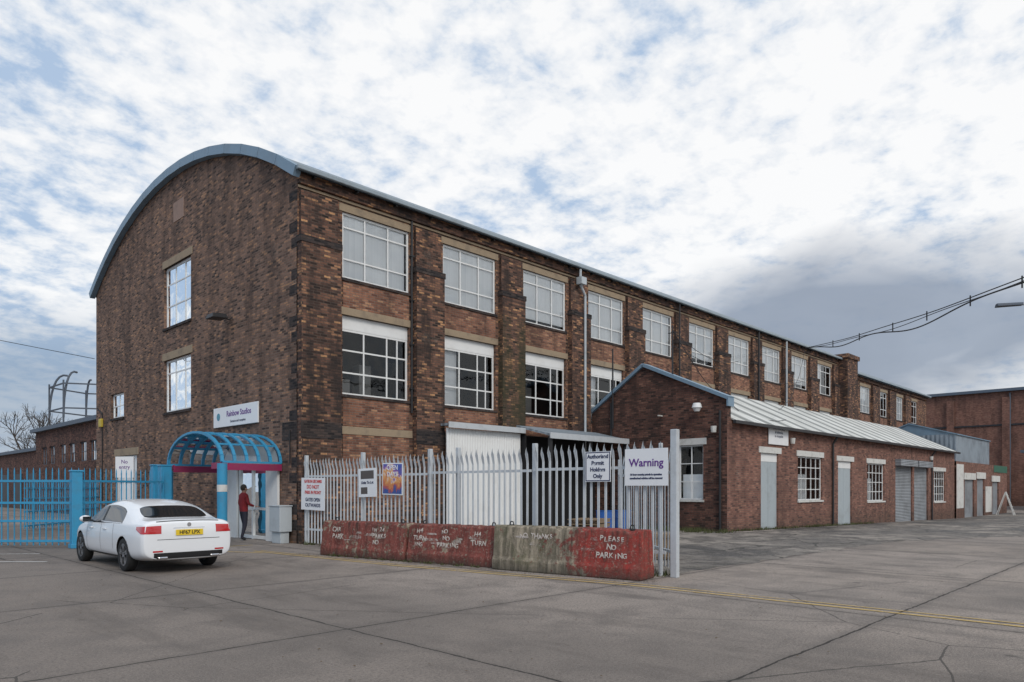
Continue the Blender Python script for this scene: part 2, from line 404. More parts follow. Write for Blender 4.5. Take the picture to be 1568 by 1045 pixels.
stripe(ym, [(-3.6, 1.0), (-2.2, -2.2)], .09); stripe(ym, [(-4.0, .6), (-1.2, .4)], .09)
ym.build('yellow_road_marking', M_yel, None)
wm = Part(); stripe(wm, [(-9.5, 2.2), (-6.6, -.8)], .12); stripe(wm, [(-9.2, 4.2), (-6.2, 1.6)], .1)
wm.build('white_road_marking', M_wl, None)

# ------------------------------------------------------------------ main factory building
MB = empty('brick_factory_building')
L = Fr((0, 0, 0), (1, 0, 0), (0, -1, 0)); G = Fr((0, 0, 0), (0, 1, 0), (-1, 0, 0))
starts = [1.54, 5.65, 9.80, 13.95, 18.15, 22.4, 26.65, 30.9, 35.15, 39.45]
starts2 = [48.1, 52.35, 56.7, 61.0]
WW = 2.62
wallP, pierP, infP, stoneP, blueP = Part(), Part(), Part(), Part(), Part()
frP, glP, blP, dkP, hdP, rmP = Part(), Part(), Part(), Part(), Part(), Part()
holes = []
for a in starts: holes += [(a, a+WW, 8.25, 10.33), (a, a+WW, 4.6, 7.1)]
for a in starts2: holes += [(a, a+WW-.4, 7.6, 9.65), (a, a+WW-.4, 4.3, 6.5)]
L.wall(wallP, 0, 45, 0, 11.1, [h for h in holes if h[1] < 45], .2)
L.wall(wallP, 45, 66.3, -1, 10.4, [h for h in holes if h[0] > 45], .2)
rw = random.Random(5)
for i, a in enumerate(starts+starts2):
    s2 = i >= len(starts); w = WW-(.4 if s2 else 0)
    (zu0, zu1, zl0, zl1) = (7.6, 9.65, 4.3, 6.5) if s2 else (8.25, 10.33, 4.6, 7.1)
    L.window(frP, glP, a, a+w, zu0, zu1, [.335, .68], [.3, .78], n=-.06, fw=.07, bw=.045)
    if i == 9 or s2 and i % 2:
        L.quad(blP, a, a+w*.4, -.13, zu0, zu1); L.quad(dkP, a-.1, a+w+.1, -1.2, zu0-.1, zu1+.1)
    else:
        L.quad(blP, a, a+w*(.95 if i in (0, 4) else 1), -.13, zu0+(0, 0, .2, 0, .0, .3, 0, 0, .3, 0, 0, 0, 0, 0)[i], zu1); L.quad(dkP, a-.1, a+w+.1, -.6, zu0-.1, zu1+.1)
    hh = .42 if not s2 else .2
    L.window(frP, glP, a, a+w, zl0, zl1-hh, [.335, .68, .84], [.34, .68], n=-.12, fw=.07, bw=.05)
    L.box(hdP, a, a+w, -.17, -.11, zl1-hh, zl1)
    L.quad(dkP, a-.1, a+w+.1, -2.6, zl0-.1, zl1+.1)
    L.box(rmP, a+w*.05, a+w*.4, -1.6, -1.2, zl0-.05, zl0+.5+.3*rw.random()); L.box(rmP, a+w*.62, a+w*.8, -1.9, -1.5, zl0-.05, zl0+1.0+.4*rw.random())
    if i in (1, 3, 4, 7): L.quad(blP, a+w*.05, a+w*.34, -.3, zl0, zl1-hh)
    zz0, zz1 = zl0, zl1
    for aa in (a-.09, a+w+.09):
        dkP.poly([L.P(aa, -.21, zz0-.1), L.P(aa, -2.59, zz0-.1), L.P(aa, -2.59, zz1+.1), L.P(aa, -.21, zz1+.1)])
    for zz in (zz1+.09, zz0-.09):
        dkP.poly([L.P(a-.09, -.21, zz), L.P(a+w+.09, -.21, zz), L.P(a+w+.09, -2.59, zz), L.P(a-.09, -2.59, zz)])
    for zt in (zu1, zl1): L.box(stoneP, a-.12, a+w+.12, -.05, .022, zt, zt+.24)
    for zb in (zu0, zl0): L.box(blueP, a-.05, a+w+.05, -.05, .05, zb-.09, zb)
    L.box(infP, a+.02, a+w-.02, -.05, .012, zl1+.245, zu0-.095)
    L.box(infP, a+.02, a+w-.02, -.05, .012, 3.62, zl0-.095)
    L.box(stoneP, a-.12, a+w+.12, -.05, .03, 3.35, 3.6)
    L.box(infP, a+.02, a+w-.02, -.05, .015, 1.2, 3.34)
edges = [(-.0, 1.4)]
for a, b_ in zip(starts, starts[1:]+[43.6]): edges.append((a+WW+.14, b_-.12))
for k, (p, q) in enumerate(edges):
    if k == 0: p = .0; q = 1.36
    L.box(pierP, p, q, -.05, .24, -.5, 9.0)
    L.box(blueP, p-.03, q+.03, -.05, .26, 8.98, 9.17)
    L.box(pierP, p+.05, q-.05, -.05, .12, 9.17, 10.55)
    L.box(blueP, p-.02, q+.02, .235, .252, 3.15, 3.65)
for a in starts2[:-1]: L.box(pierP, a+WW-.2, a+4.1, -.05, .2, -1, 9.9)
L.box(pierP, 0.002, 45, -.04, .13, 10.72, 11.05)
L.box(pierP, 45.8, 66.3, -.04, .13, 10.05, 10.38)
L.box(stoneP, 0.01, 44.9, .0, .05, 10.62, 10.7)
L.box(pierP, 43.2, 45.3, -1.2, .75, -1, 11.1); L.box(pierP, 43.05, 45.45, -1.3, .85, 11.1, 11.4)
gh = [(7.85, 10.5, 8.0, 10.4), (7.85, 10.5, 4.65, 6.72), (15.25, 17.0, 4.85, 5.97), (13.6, 16.3, 0, 3.1), (1.85, 3.8, 0, 2.45)]
gP = Part()
G.wall(gP, 0, 19.2, 0, 11.1, gh, .18)
R_, CV, CZ = 17.9, 9.6, -4.0
def arc(v, r=R_): return CZ+math.sqrt(max(0, r*r-(v-CV)**2))
N = 40
G.top(gP, [(19.2*i/N, max(11.1, arc(19.2*i/N))) for i in range(N+1)], 11.1)
gP.build('gable_wall', M_brick_g, MB)
G.box(blueP, .001, .9, -.05, .012, 3.1, 3.65)
for k in range(22):
    if k % 3 != 2: G.box(blueP, .002, .35+.12*(k % 2), -.05, .008, .4+k*.47, .4+k*.47+.3)
ptP = Part(); G.box(ptP, 8.5, 9.5, -.05, .018, 12.0, 12.75); ptP.build('repaired_brick_patch', paint('pale_red_patch', (.36, .24, .19), .9, var=.6, vscale=3), MB)
for (a0, a1, z0, z1) in gh[:3]:
    small = a1-a0 < 2
    G.window(frP, glP, a0, a1, z0, z1, [.5] if small else [.3, .65], [.5] if small else [.36, .72] if z0 > 7 else [.75], n=-.1, fw=.08, bw=.05)
    G.box(blueP, a0-.05, a1+.05, -.05, .05, z0-.1, z0)
    if not small: G.box(stoneP, a0-.15, a1+.15, -.05, .02, z1, z1+.3)
    G.quad(blP, a0, a1, -.3, z0, z1); G.quad(dkP, a0-.1, a1+.1, -1, z0-.1, z1+.1)
G.box(stoneP, 13.4, 16.5, -.12, .02, 3.1, 3.42)
G.box(hdP, 13.6, 16.3, -.15, -.1, 1.9, 3.1); G.box(blP, 13.6, 16.3, -.16, -.12, 0, 1.9)
for q in (13.6, 14.45, 15.35, 16.22): G.box(frP, q, q+.08, -.1, -.06, 0, 3.1)
bk = Part()
bk.poly([(0, 19.2, 0), (66.3, 19.2, -1), (66.3, 19.2, 11), (0, 19.2, 11.1)])
bk.poly([(66.3, 0, -1), (66.3, 19.2, -1), (66.3, 19.2, 12.5), (66.3, 9.6, 13.2), (66.3, 0, 10.4)])
bk.build('rear_walls', M_brick_l, MB)
rfP, faP = Part(), Part()
def vault(u0, u1, dz, part):
    th = rad(33.4); n = 48; pv = []
    for i in range(n+1):
        t = -th+2*th*i/n; pv.append((CV+(R_+.14)*math.sin(t), CZ+dz+(R_+.14)*math.cos(t)))
    for (p, q) in zip(pv[:-1], pv[1:]):
        part.poly([(u0, p[0], p[1]), (u1, p[0], p[1]), (u1, q[0], q[1]), (u0, q[0], q[1])])
        part.poly([(u0, p[0], p[1]-.1), (u1, p[0], p[1]-.1), (u1, q[0], q[1]-.1), (u0, q[0], q[1]-.1)])
    return pv
vault(-.2, 45.2, 0, rfP); vault(45.2, 66.8, -.7, rfP)
rfP.build('barrel_roof', M_roofsheet, MB, smooth=True)
th = rad(33.3); n = 16
for i in range(n):
    t0 = -th+2*th*i/n; t1 = -th+2*th*(i+1)/n
    t0 += .0006; t1 -= .0006
    def pr(t, r): return (CV+r*math.sin(t), CZ+r*math.cos(t))
    a, b_, c, d = pr(t0, R_-.14), pr(t1, R_-.14), pr(t1, R_+.17), pr(t0, R_+.17)
    faP.hexa([(-.24, *a), (-.02, *a), (-.02, *b_), (-.24, *b_), (-.24, *d), (-.02, *d), (-.02, *c), (-.24, *c)])
faP.build('gable_fascia', M_fascia, MB)
guP = Part(); guP.box(-.2, 44.9, -.42, -.28, 11.0, 11.13); guP.box(45.2, 66.6, -.38, -.26, 10.35, 10.48)
guP.build('eaves_gutter', M_gutter, MB, bevel=.02)
soP = Part(); soP.box(-.18, 44.9, -.27, .1, 11.06, 11.1); soP.box(45.2, 66.5, -.25, .1, 10.39, 10.42)
for k in range(30): soP.box(.4+k*1.5, .46+k*1.5, -.3, -.13, 10.93, 11.05)
soP.build('soffit', M_black, MB)
wallP.build('long_wall', M_brick_l, MB); pierP.build('piers', M_brick_p, MB); infP.build('infill_panels', M_brick_i, MB)
stoneP.build('stone_lintels', M_stone, MB, bevel=.01); blueP.build('blue_brick_courses', M_bluebrick, MB)
frP.build('window_frames', M_white, MB); glP.build('window_glass', M_glass, MB); rmP.build('room_furniture', M_room, MB)
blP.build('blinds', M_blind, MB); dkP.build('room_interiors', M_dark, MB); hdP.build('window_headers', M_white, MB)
pp = Part()
pp.tube([(13.0, -.32, 10.95), (13.0, -.32, 10.3), (13.35, -.3, 9.9), (13.35, -.3, 0)], .055); pp.box(12.86, 13.2, -.5, -.22, 10.3, 10.6)
pp.tube([(33.8, -.3, 10.95), (33.8, -.3, 0)], .06)
pp.build('grey_downpipes', M_galvl, MB, smooth=False)
bp = Part(); bp.tube([(4.22, -.06, 11), (4.22, -.06, 4.2)], .04); bp.tube([(29.9, -.3, 11), (29.9, -.3, 0)], .05); bp.tube([(21, -.3, 11), (21, -.3, 4)], .04)
for z in (5, 6.5, 8, 9.5): bp.box(4.15, 4.3, -.11, -.0, z, z+.05)
bp.build('black_downpipes', M_black, MB)
cb = Part(); cb.tube([(-.02, 19.0, 5.5), (-.02, 18.2, 5.2), (-.02, 18.2, 1)], .03); cb.tube([(-.03, 0.4, 3.4), (-.03, 0.4, 2.4)], .02)
cb.build('wall_conduits', M_cable, MB)
lp = empty('wall_floodlight', (0, 4.5, 7.4)); q = Part(); q.beam((0, 0, 0), (-.5, 0, .05), .05, .05); q.hexa([(-.75, -.3, -.06), (-.2, -.3, -.02), (-.2, .3, -.02), (-.75, .3, -.06), (-.7, -.22, .1), (-.25, -.22, .14), (-.25, .22, .14), (-.7, .22, .1)])
q.build('housing', M_black, lp, bevel=.02)
al = empty('alarm_box', (-.0, 18.3, 4.75)); q = Part(); q.box(-.12, 0, -.18, .18, -.2, .2); q.build('case', paint('yellow_case', (.6, .45, .05), .5), al, bevel=.03)
sg = empty('studio_sign', (-.03, 4.02, 4.1)); q = Part(); q.box(-.05, 0, -1.66, 1.66, -.34, .34); q.build('board', M_signwhite, sg, bevel=.01)
text('lettering', 'Rainbow Studios', .27, M_purple, sg, (-.054, -.3, .08), ROT_U, bold=.003)
text('small_lettering', 'Entrance and reception', .12, M_navy, sg, (-.054, -.25, -.18), ROT_U)
q = Part(); q.cyl((-.05, 1.25, .02), (-.056, 1.25, .02), .13, n=20); q.build('logo', paint('logo_teal', (.08, .3, .4)), sg)

# ------------------------------------------------------------------ entrance canopy
EC = empty('entrance_canopy', (0, 0, 0))
v0, v1, uf, zs, rise = .95, 5.0, -1.85, 2.42, .95
vc = (v0+v1)/2; hw = (v1-v0)/2
bl, mg, wh, gl2, dk2 = Part(), Part(), Part(), Part(), Part()
def ac(t, r=1.0): return (vc-hw*r*math.cos(t), zs+rise*r*math.sin(t))
for k in range(6):
    u = uf+(.0-uf)*k/5-.03*(k == 5)
    pts = [(u, *ac(math.pi*i/16)) for i in range(17)]
    for p, q_ in zip(pts[:-1], pts[1:]): bl.beam(p, q_, .07, .09, (1, 0, 0))
for i in (0, 3, 6, 8, 10, 13, 16):
    a_ = ac(math.pi*i/16); bl.beam((uf, *a_), (-.02, *a_), .06, .06)
for v in (v0, v1): mg.box(uf-.02, -.02, v-.05, v+.05, zs-.24, zs-.04)
mg.box(uf-.06, uf-.025, v0, v0+.6, zs-.2, zs-.02); mg.box(uf-.06, uf-.025, v1-.6, v1, zs-.2, zs-.02)
for i in range(16):
    p, q_ = ac(math.pi*i/16, 1.005), ac(math.pi*(i+1)/16, 1.005)
    gl2.poly([(uf, *p), (-.03, *p), (-.03, *q_), (uf, *q_)])
for i in range(16):
    p, q_ = ac(math.pi*i/16, .95), ac(math.pi*(i+1)/16, .95)
    wh.poly([(-.06, p[0], zs-.02), (-.06, q_[0], zs-.02), (-.06, *q_), (-.06, *p)])
wh.box(-.09, -.02, 3.85, 5.0, 0, zs-.025); wh.box(-.09, -.02, 1.05, 1.8, 0, zs-.025); wh.box(-.09, -.02, 1.8, 3.85, 2.3, zs-.025)
for v in (v0, v1): bl.cyl((uf, v, 0), (uf, v, zs-.05), .14, n=20)
rg = Part(); rg.cyl((uf, v0, 1.55), (uf, v0, 1.75), .145, n=20); rg.build('white_band', M_whiteold, EC)
for v in (1.85, 2.8, 3.72): wh.box(-.02, .06, v, v+.1, 0, 2.3)
wh.box(-.018, .055, 1.95, 3.72, .95, 1.03)
wh.box(-.018, .055, 1.95, 3.72, 0.02, .12)
gl2.poly([(.02, 1.95, .1), (.02, 3.72, .1), (.02, 3.72, 2.3), (.02, 1.95, 2.3)])
dk2.poly([(2.0, 0.5, 0), (2.0, 5, 0), (2.0, 5, 2.6), (2.0, 0.5, 2.6)]); dk2.poly([(.2, 1.8, .01), (2, 1.8, .01), (2, 3.9, .01), (.2, 3.9, .01)])
dk2.poly([(.2, 1.8, 0), (2, 1.8, 0), (2, 1.8, 2.6), (.2, 1.8, 2.6)]); dk2.poly([(.2, 3.85, 0), (2, 3.85, 0), (2, 3.85, 2.6), (.2, 3.85, 2.6)]); dk2.poly([(.2, 1.8, 2.5), (2, 1.8, 2.5), (2, 3.9, 2.5), (.2, 3.9, 2.5)])
bl.build('blue_ribs_and_posts', M_blue, EC); mg.build('crimson_beams', M_magenta, EC); wh.build('white_panels', M_white, EC)
gl2.build('glazing', mat_glass('canopy_glass', (.8, .88, .93), .05), EC); dk2.build('lobby_interior', M_dark, EC)
mb = empty('meter_cabinet', (-.25, .55, 0)); q = Part(); q.box(-.2, .2, -.32, .32, .35, 1.1); q.box(-.22, .22, -.34, .34, 1.1, 1.14); q.box(-.14, .14, -.26, .26, 0, .35)
q.build('case', M_galvl, mb, bevel=.015)

# ------------------------------------------------------------------ loading lean-to and white sliding door
LT = empty('loading_lean_to')
q = Part(); q.hexa([(9.1, -2.0, 3.6), (14.1, -2.0, 3.6), (14.1, -.3, 4.0), (9.1, -.3, 4.0), (9.1, -2.0, 3.68), (14.1, -2.0, 3.68), (14.1, -.3, 4.08), (9.1, -.3, 4.08)])
q.box(5.3, 9.08, -.75, -.3, 3.82, 3.9)
q.build('roof', M_clad, LT)
q = Part(); q.box(9.1, 14.1, -2.05, -2.01, 3.5, 3.72); q.box(5.25, 9.1, -.8, -.76, 3.74, 3.94); q.build('fascia', M_galv, LT)
q = Part()
for u in (9.2, 11.6, 13.95): q.box(u, u+.12, -1.95, -1.83, 0, 3.6)
q.build('posts', M_black, LT)
q = Part()
n = 30; x0, x1 = 5.35, 9.05
for i in range(n):
    w_ = (x1-x0)/n; a = x0+w_*i; f0, f1 = -.56, -.6
    q.hexa([(a, f0, .05), (a+w_*.5, f1, .05), (a+w_*.5, -.52, .05), (a, -.52, .05), (a, f0, 3.74), (a+w_*.5, f1, 3.74), (a+w_*.5, -.52, 3.74), (a, -.52, 3.74)])
    q.hexa([(a+w_*.5, f1, .05), (a+w_, f0, .05), (a+w_, -.52, .05), (a+w_*.5, -.52, .05), (a+w_*.5, f1, 3.74), (a+w_, f0, 3.74), (a+w_, -.52, 3.74), (a+w_*.5, -.52, 3.74)])
q.build('white_corrugated_door', M_white, LT)
q = Part(); q.box(9.2, 14.0, -.32, -.28, 0, 3.7); q.box(9.12, 9.18, -.75, -.3, 0, 3.7); q.build('dark_doors', M_dark, LT)

# ------------------------------------------------------------------ single-storey annex
AX = empty('brick_workshop_annex')
U0, V0 = 14.2, -6.42
A = Fr((0, V0, 0), (1, 0, 0), (0, -1, 0)); AG = Fr((U0, V0, 0), (0, 1, 0), (-1, 0, 0))
aw, ag, frA, glA, dkA, whA, shA, drA, blA = Part(), Part(), Part(), Part(), Part(), Part(), Part(), Part(), Part()
doors = [(17.05, 18.7, 3.1), (25.5, 27.4, 3.0)]
wins = [(20.7, 23.5, 1.1, 3.08), (29.7, 32.5, .95, 3.0), (42.6, 45.4, .75, 2.8)]
shut = [(34.5, 37.8, 2.95), (38.2, 41.2, 2.95)]
hA = [(a, b_, -.8, z) for a, b_, z in doors+shut]+[w for w in wins]
A.wall(aw, U0, 48, -.8, 4.3, hA, .15)
for a0, a1, z0, z1 in wins:
    A.window(frA, glA, a0, a1, z0, z1, [.2, .4, .6, .8], [.25, .5, .75], n=-.08, fw=.06, bw=.035)
    A.quad(dkA, a0-.1, a1+.1, -1, z0-.1, z1+.1); A.box(whA, a0-.15, a1+.15, -.1, .03, z1, z1+.25); A.box(whA, a0-.05, a1+.05, -.1, .06, z0-.08, z0)
    A.quad(blA, a0+.2, a0+(a1-a0)*.55, -.3, z0, z0+(z1-z0)*.6)
for a0, a1, z in doors:
    A.box(drA, a0, (a0+a1)/2-.01, -.14, -.08, gz(a0), z-.35); A.box(drA, (a0+a1)/2+.01, a1, -.14, -.08, gz(a0), z-.35); A.box(frA, a0, a1, -.14, -.07, z-.35, z)
    A.box(whA, a0-.2, a1+.25, -.1, .03, z, z+.25)
for a0, a1, z in shut: A.box(shA, a0, a1, -.14, -.08, -.8, z); A.box(shA, a0-.05, a1+.05, .0, .3, z, z+.4)
aw.build('street_wall', M_brick_a, AX)
AG.wall(ag, 0, 6.42, 0, 4.3, [(1.0, 2.1, 1.2, 3.35)], .15)
prof = [(0, 5.05), (3.72, 6.68), (6.42, 4.95)]
AG.top(ag, prof, 4.3)
ag.hexa([(U0+.3, V0, 4.3), (U0+.3, V0, 4.3), (U0+.3, 0, 4.3), (U0+.3, 0, 4.3), (U0+.3, V0, 5.05), (U0+.3, V0+3.72, 6.68), (U0+.3, V0+3.72, 6.68), (U0+.3, 0, 4.95)])
ag.poly([(U0, V0, 4.3), (U0+.3, V0, 4.3), (U0+.3, V0, 5.05), (U0, V0, 5.05)])
ag.build('gable_end', M_brick_ad, AX)
AG.window(frA, glA, 1.0, 2.1, 1.2, 3.35, [.5], [.33, .66], n=-.08); AG.quad(dkA, .9, 2.2, -.8, 1.1, 3.5); AG.box(whA, .85, 2.25, -.1, .03, 3.35, 3.6); AG.box(whA, .95, 2.15, -.1, .06, 1.12, 1.2); AG.quad(blA, 1.05, 2.05, -.3, 1.2, 2.2)
cp = Part()
pp_ = [(U0+.12, V0-.08, 5.06), (U0+.12, V0+3.72, 6.74), (U0+.12, 0, 4.99)]
for p, q_ in zip(pp_[:-1], pp_[1:]): cp.beam(p, q_, .5, .13)
cp.box(U0-.1, U0+.36, V0-.1, V0-.03, 4.75, 5.06)
cp.build('coping', M_fascia, AX)
rf = Part(); rz_ = 6.2; rv = -2.7
rf.hexa([(U0+.32, V0-.22, 4.18), (48.2, V0-.22, 4.18), (48.2, rv, rz_-.06), (U0+.32, rv, rz_-.06), (U0+.32, V0-.22, 4.24), (48.2, V0-.22, 4.24), (48.2, rv, rz_), (U0+.32, rv, rz_)])
rf.hexa([(U0+.32, rv+.002, rz_-.06), (48.2, rv+.002, rz_-.06), (48.2, -.25, 5.0), (U0+.32, -.25, 5.0), (U0+.32, rv+.002, rz_), (48.2, rv+.002, rz_), (48.2, -.25, 5.06), (U0+.32, -.25, 5.06)])
rf.build('corrugated_roof', M_annexroof, AX)
gt = Part(); gt.box(U0+.05, 48.2, V0-.34, V0-.23, 4.1, 4.22)
for u in (24.65, 41.9): gt.tube([(u, V0-.28, 4.1), (u, V0-.08, 3.8), (u, V0-.08, gz(u))], .05)
gt.tube([(U0-.07, -1.1, 5.3), (U0-.07, -1.1, 0)], .05); gt.tube([(U0-.08, V0+.25, 4.6), (U0-.08, V0+.25, .0)], .05)
gt.build('gutter_and_pipes', M_black, AX)
ew = Part(); ew.poly([(48, V0, -.8), (48, 0, -.8), (48, 0, 5), (48, rv, rz_-.1), (48, V0, 4.2)]); ew.build('end_wall', M_brick_a, AX)
frA.build('window_frames', M_white, AX); glA.build('glass', M_glass, AX); dkA.build('interior', M_dark, AX); whA.build('painted_lintels', M_whiteold, AX)
shA.build('roller_shutters', M_shutter, AX); drA.build('doors', paint('grey_door', (.42, .47, .49), .6, var=.3), AX, bevel=.01); blA.build('blinds', M_blind, AX)
q = Part(); q.box(U0-.3, U0-.02, -3.62, -3.55, 4.55, 4.6); q.build('bracket', M_whiteold, AX)
dm = empty('security_camera', (U0-.3, V0+1.1, 4.75)); q = Part(); q.cyl((0, 0, 0), (0, 0, .18), .2, .14, 16); q.cyl((0, 0, -.14), (0, 0, 0), .1, .17, 16); q.beam((0, 0, .14), (.32, 0, .14), .05, .05); q.build('dome', M_white, dm, smooth=False)
for i, (u, v, z) in enumerate(((U0-.1, V0+.5, 3.9), (19.9, V0-.1, 3.7), (41.6, V0-.1, 3.6))):
    e = empty('bulkhead_light', (u, v, z)); q = Part(); q.cyl((0, 0, -.12), (0, 0, .12), .1, .12, 12); q.build('body', M_whiteold, e)
e = empty('workshop_sign', (18.6, V0-.03, 3.85)); q = Part(); q.box(-.95, .95, -.04, 0, -.38, .38); q.build('board', M_signwhite, e, bevel=.01)
text('lettering', 'Unit 3 Workshop\nall deliveries\nto reception', .16, M_navy, e, (0, -.044, .14), ROT_X)
e = empty('aerial_mast', (U0+.1, -4.0, 5.6)); q = Part(); q.cyl((0, 0, -.2), (0, 0, 2.6), .04, .025, 8); q.beam((0, -.2, 2.3), (0, .2, 2.3), .03, .03); q.build('pole', M_black, e)
e = empty('aerial_mast', (U0-.1, -1.2, 4.2)); q = Part(); q.cyl((0, 0, 0), (0, 0, 3.4), .045, .03, 8); q.build('pole', M_black, e)

# ------------------------------------------------------------------ further low workshops and background buildings
LW = empty('rendered_garage_row')
W = Fr((0, V0-.1, 0), (1, 0, 0), (0, -1, 0)); q = Part(); hs = [(50.5, 53.5, -.8, 2.3), (54.5, 57, -.8, 2.4), (60, 62.5, -.8, 2.2)]
W.wall(q, 48.02, 66, -.8, 3.6, hs, .2); q.poly([(66, V0-.1, -.8), (66, -1, -.8), (66, -1, 3.6), (66, V0-.1, 3.6)]); q.poly([(48.02, V0-.1, 3.6), (66, V0-.1, 3.6), (66, -1, 4.2), (48.02, -1, 4.2)])
q.build('walls', M_brick_a, LW)
q = Part()
for h in hs: W.box(q, h[0]-.3, h[1]+.3, .0, .06, h[3], h[3]+.5)
W.box(q, 48.1, 50.1, .0, .03, .2, 3.4); W.box(q, 57.4, 59.6, .0, .03, -.3, 1.8); q.build('whitewashed_panels', M_whiteold, LW)
q = Part()
for h in hs: W.box(q, h[0], h[1], -.15, -.1, h[2], h[3])
q.build('garage_doors', M_shutter, LW)
q = Part(); q.box(60.5, 65.9, V0-.14, V0-.11, 3.0, 3.58); q.build('green_fascia', paint('green_board', (.05, .16, .11)), LW)
SH = empty('metal_clad_shed'); q = Part()
q.box(49, 60, -6.3, -1, 3.6, 5.6); q.build('cladding', M_clad, SH)
q = Part(); q.hexa([(48.9, -6.4, 5.55), (60.1, -6.4, 5.55), (60.1, -3.2, 6.5), (48.9, -3.2, 6.5), (48.9, -6.4, 5.62), (60.1, -6.4, 5.62), (60.1, -3.2, 6.57), (48.9, -3.2, 6.57)]); q.hexa([(48.9, -3.2, 6.5), (60.1, -3.2, 6.5), (60.1, -.9, 5.6), (48.9, -.9, 5.6), (48.9, -3.2, 6.57), (60.1, -3.2, 6.57), (60.1, -.9, 5.67), (48.9, -.9, 5.67)]); q.poly([(49, -6.3, 5.6), (49, -1, 5.6), (49, -3.2, 6.5)])
q.build('roof', M_fascia, SH)
RF = empty('red_brick_warehouse'); q = Part(); q.box(95, 130, -45, 30, -1, 13.6)
for v in range(-44, 30, 6): q.box(94.7, 95.1, v, v+.8, -1, 12.9)
q.build('walls', M_brick_b, RF); q = Part(); q.box(94.5, 130.5, -45.4, 30.4, 13.6, 13.95); q.build('parapet_coping', M_slate, RF)
q = Part(); q.box(94.9, 95.1, -44, 29, 9.4, 9.6)
for v in range(-42, 28, 6): q.box(94.96, 95.2, v+1, v+2.2, 6.4, 7.6)
q.build('windows', M_black, RF)
q = Part()
for k in range(3): q.cyl((94.8, -2-k*9, 0), (94.8, -2-k*9, 13.4), .1, .1, 8)
q.build('pipes', M_iron, RF)
RB = empty('brick_outbuilding'); q = Part(); q.box(76, 90, -22, -6.3, -1, 5.2); q.build('walls', M_brick_b, RB)
q = Part(); q.box(75.7, 90.3, -22.3, -6, 5.2, 5.45); q.build('flat_roof', M_slate, RB)
q = Part()
for v in (-9.5, -13.5): q.box(75.93, 76.1, v, v+2, .2, 2.6)
q.build('openings', M_black, RB)
LB = empty('flat_roofed_brick_block'); F2 = Fr((2.2, 0, 0), (0, 1, 0), (-1, 0, 0)); q = Part(); hh_ = [(a, a+1.3, 3.3, 4.5) for a in (25, 27, 29, 31.4, 33.4, 36, 38)]
F2.wall(q, 22, 41, 0, 5.6, hh_, .2); q.box(2.6, 20, 40.6, 41, 0, 5.6); q.poly([(2.2, 41, 0), (20, 41, 0), (20, 41, 5.6), (2.2, 41, 5.6)]); q.build('walls', M_brick_ad, LB)
q = Part(); q.box(1.9, 20, 21.9, 41.3, 5.6, 5.85); q.build('roof_slab', M_slate, LB)
q = Part(); q2 = Part()
for h in hh_: F2.window(q2, q, *h, [.5], [.5], n=-.1, fw=.05)
q.build('windows', M_glass, LB); q2.build('window_frames', M_iron, LB); q = Part(); F2.quad(q, 22, 41, -.6, .1, 5.5); q.build('interior', M_dark, LB)
q = Part(); q.box(3, 18, 41.4, 66, 0, 4.5); LC = empty('low_brick_store'); q.build('walls', M_brick_ad, LC)
q = Part(); q.box(2.8, 18.2, 41.35, 66.2, 4.5, 4.75); q.build('roof', M_slate, LC)
q = Part()
for v in (44, 49, 54): q.box(2.93, 3.1, v, v+2.6, 0, 2.8)
q.build('doors', M_black, LC)
GH = empty('gasholder_frame', (24.4, 104.0, 0)); q = Part(); r = 7.0; NG = 6
for i in range(NG):
    a = 2*math.pi*i/NG+.55; b_ = 2*math.pi*(i+1)/NG+.55
    p = Vector((r*math.cos(a), r*math.sin(a), 0)); p2 = Vector((r*math.cos(b_), r*math.sin(b_), 0))
    q.beam(p, p+Vector((0, 0, 17.5)), .2, .2)
    q.beam(p+Vector((0, 0, 13.4)), p2+Vector((0, 0, 13.4)), .14, .2); q.beam(p+Vector((0, 0, 17.0)), p2+Vector((0, 0, 17.0)), .14, .2)
    prev = p+Vector((0, 0, 12))
    for k in range(1, 9):
        t = k/8; cur = p*(1-.35*t*t)+Vector((0, 0, 12+7.0*math.sin(t*1.7))); q.cyl(prev, cur, .15, .15, 6); prev = cur
q.build('frame', M_iron, GH)

# ------------------------------------------------------------------ fences
def palisade(part, rails, x0, x1, pitch=.16, h=2.4, w=.034, base=.06):
    n = int((x1-x0)/pitch)
    for i in range(n):
        x = x0+(i+.5)*(x1-x0)/n; dx = random.uniform(-.012, .012); hh = h+random.uniform(-.03, .03)
        xs = [-w, -w*.5, 0, w*.5, w]; ys = [0, -.014, .0, -.014, 0]; zt = [hh-.1, hh-.03, hh+.05, hh-.03, hh-.1]
        i0 = len(part.v)
        for k in range(5): part.v += [(x+xs[k], ys[k]-.03, base), (x+xs[k]+dx, ys[k]-.03, h-.28), (x+xs[k]*(1.35 if k in (0, 4) else 1)+dx*2, ys[k]-.075, zt[k])]
        for k in range(4):
            a = i0+3*k; part.f += [(a, a+3, a+4, a+1), (a+1, a+4, a+5, a+2)]
    for z in (.45, h-.45): rails.box(x0, x1, -.028, .025, z-.028, z+.028)
FA = -rad(86.6); FD = Vector((math.cos(FA), math.sin(FA), 0)); FO = Vector((.05, -.3, 0))
PF = empty('palisade_fence', FO, FA); q, rl, ps = Part(), Part(), Part()
palisade(q, rl, .05, 5.35, .155, 2.45, w=.031); palisade(q, rl, 5.4, 8.65, .155, 2.48, w=.031); palisade(q, rl, 8.75, 11.9, .17, 2.5, w=.031)
for x in (0, 2.7, 5.37, 6.35, 8.7): ps.box(x-.045, x+.045, .03, .13, 0, 2.62)
ps.box(12.02, 12.15, -.06, .06, 0, 2.74); ps.box(11.76, 11.82, -.03, .04, 0, 2.5)
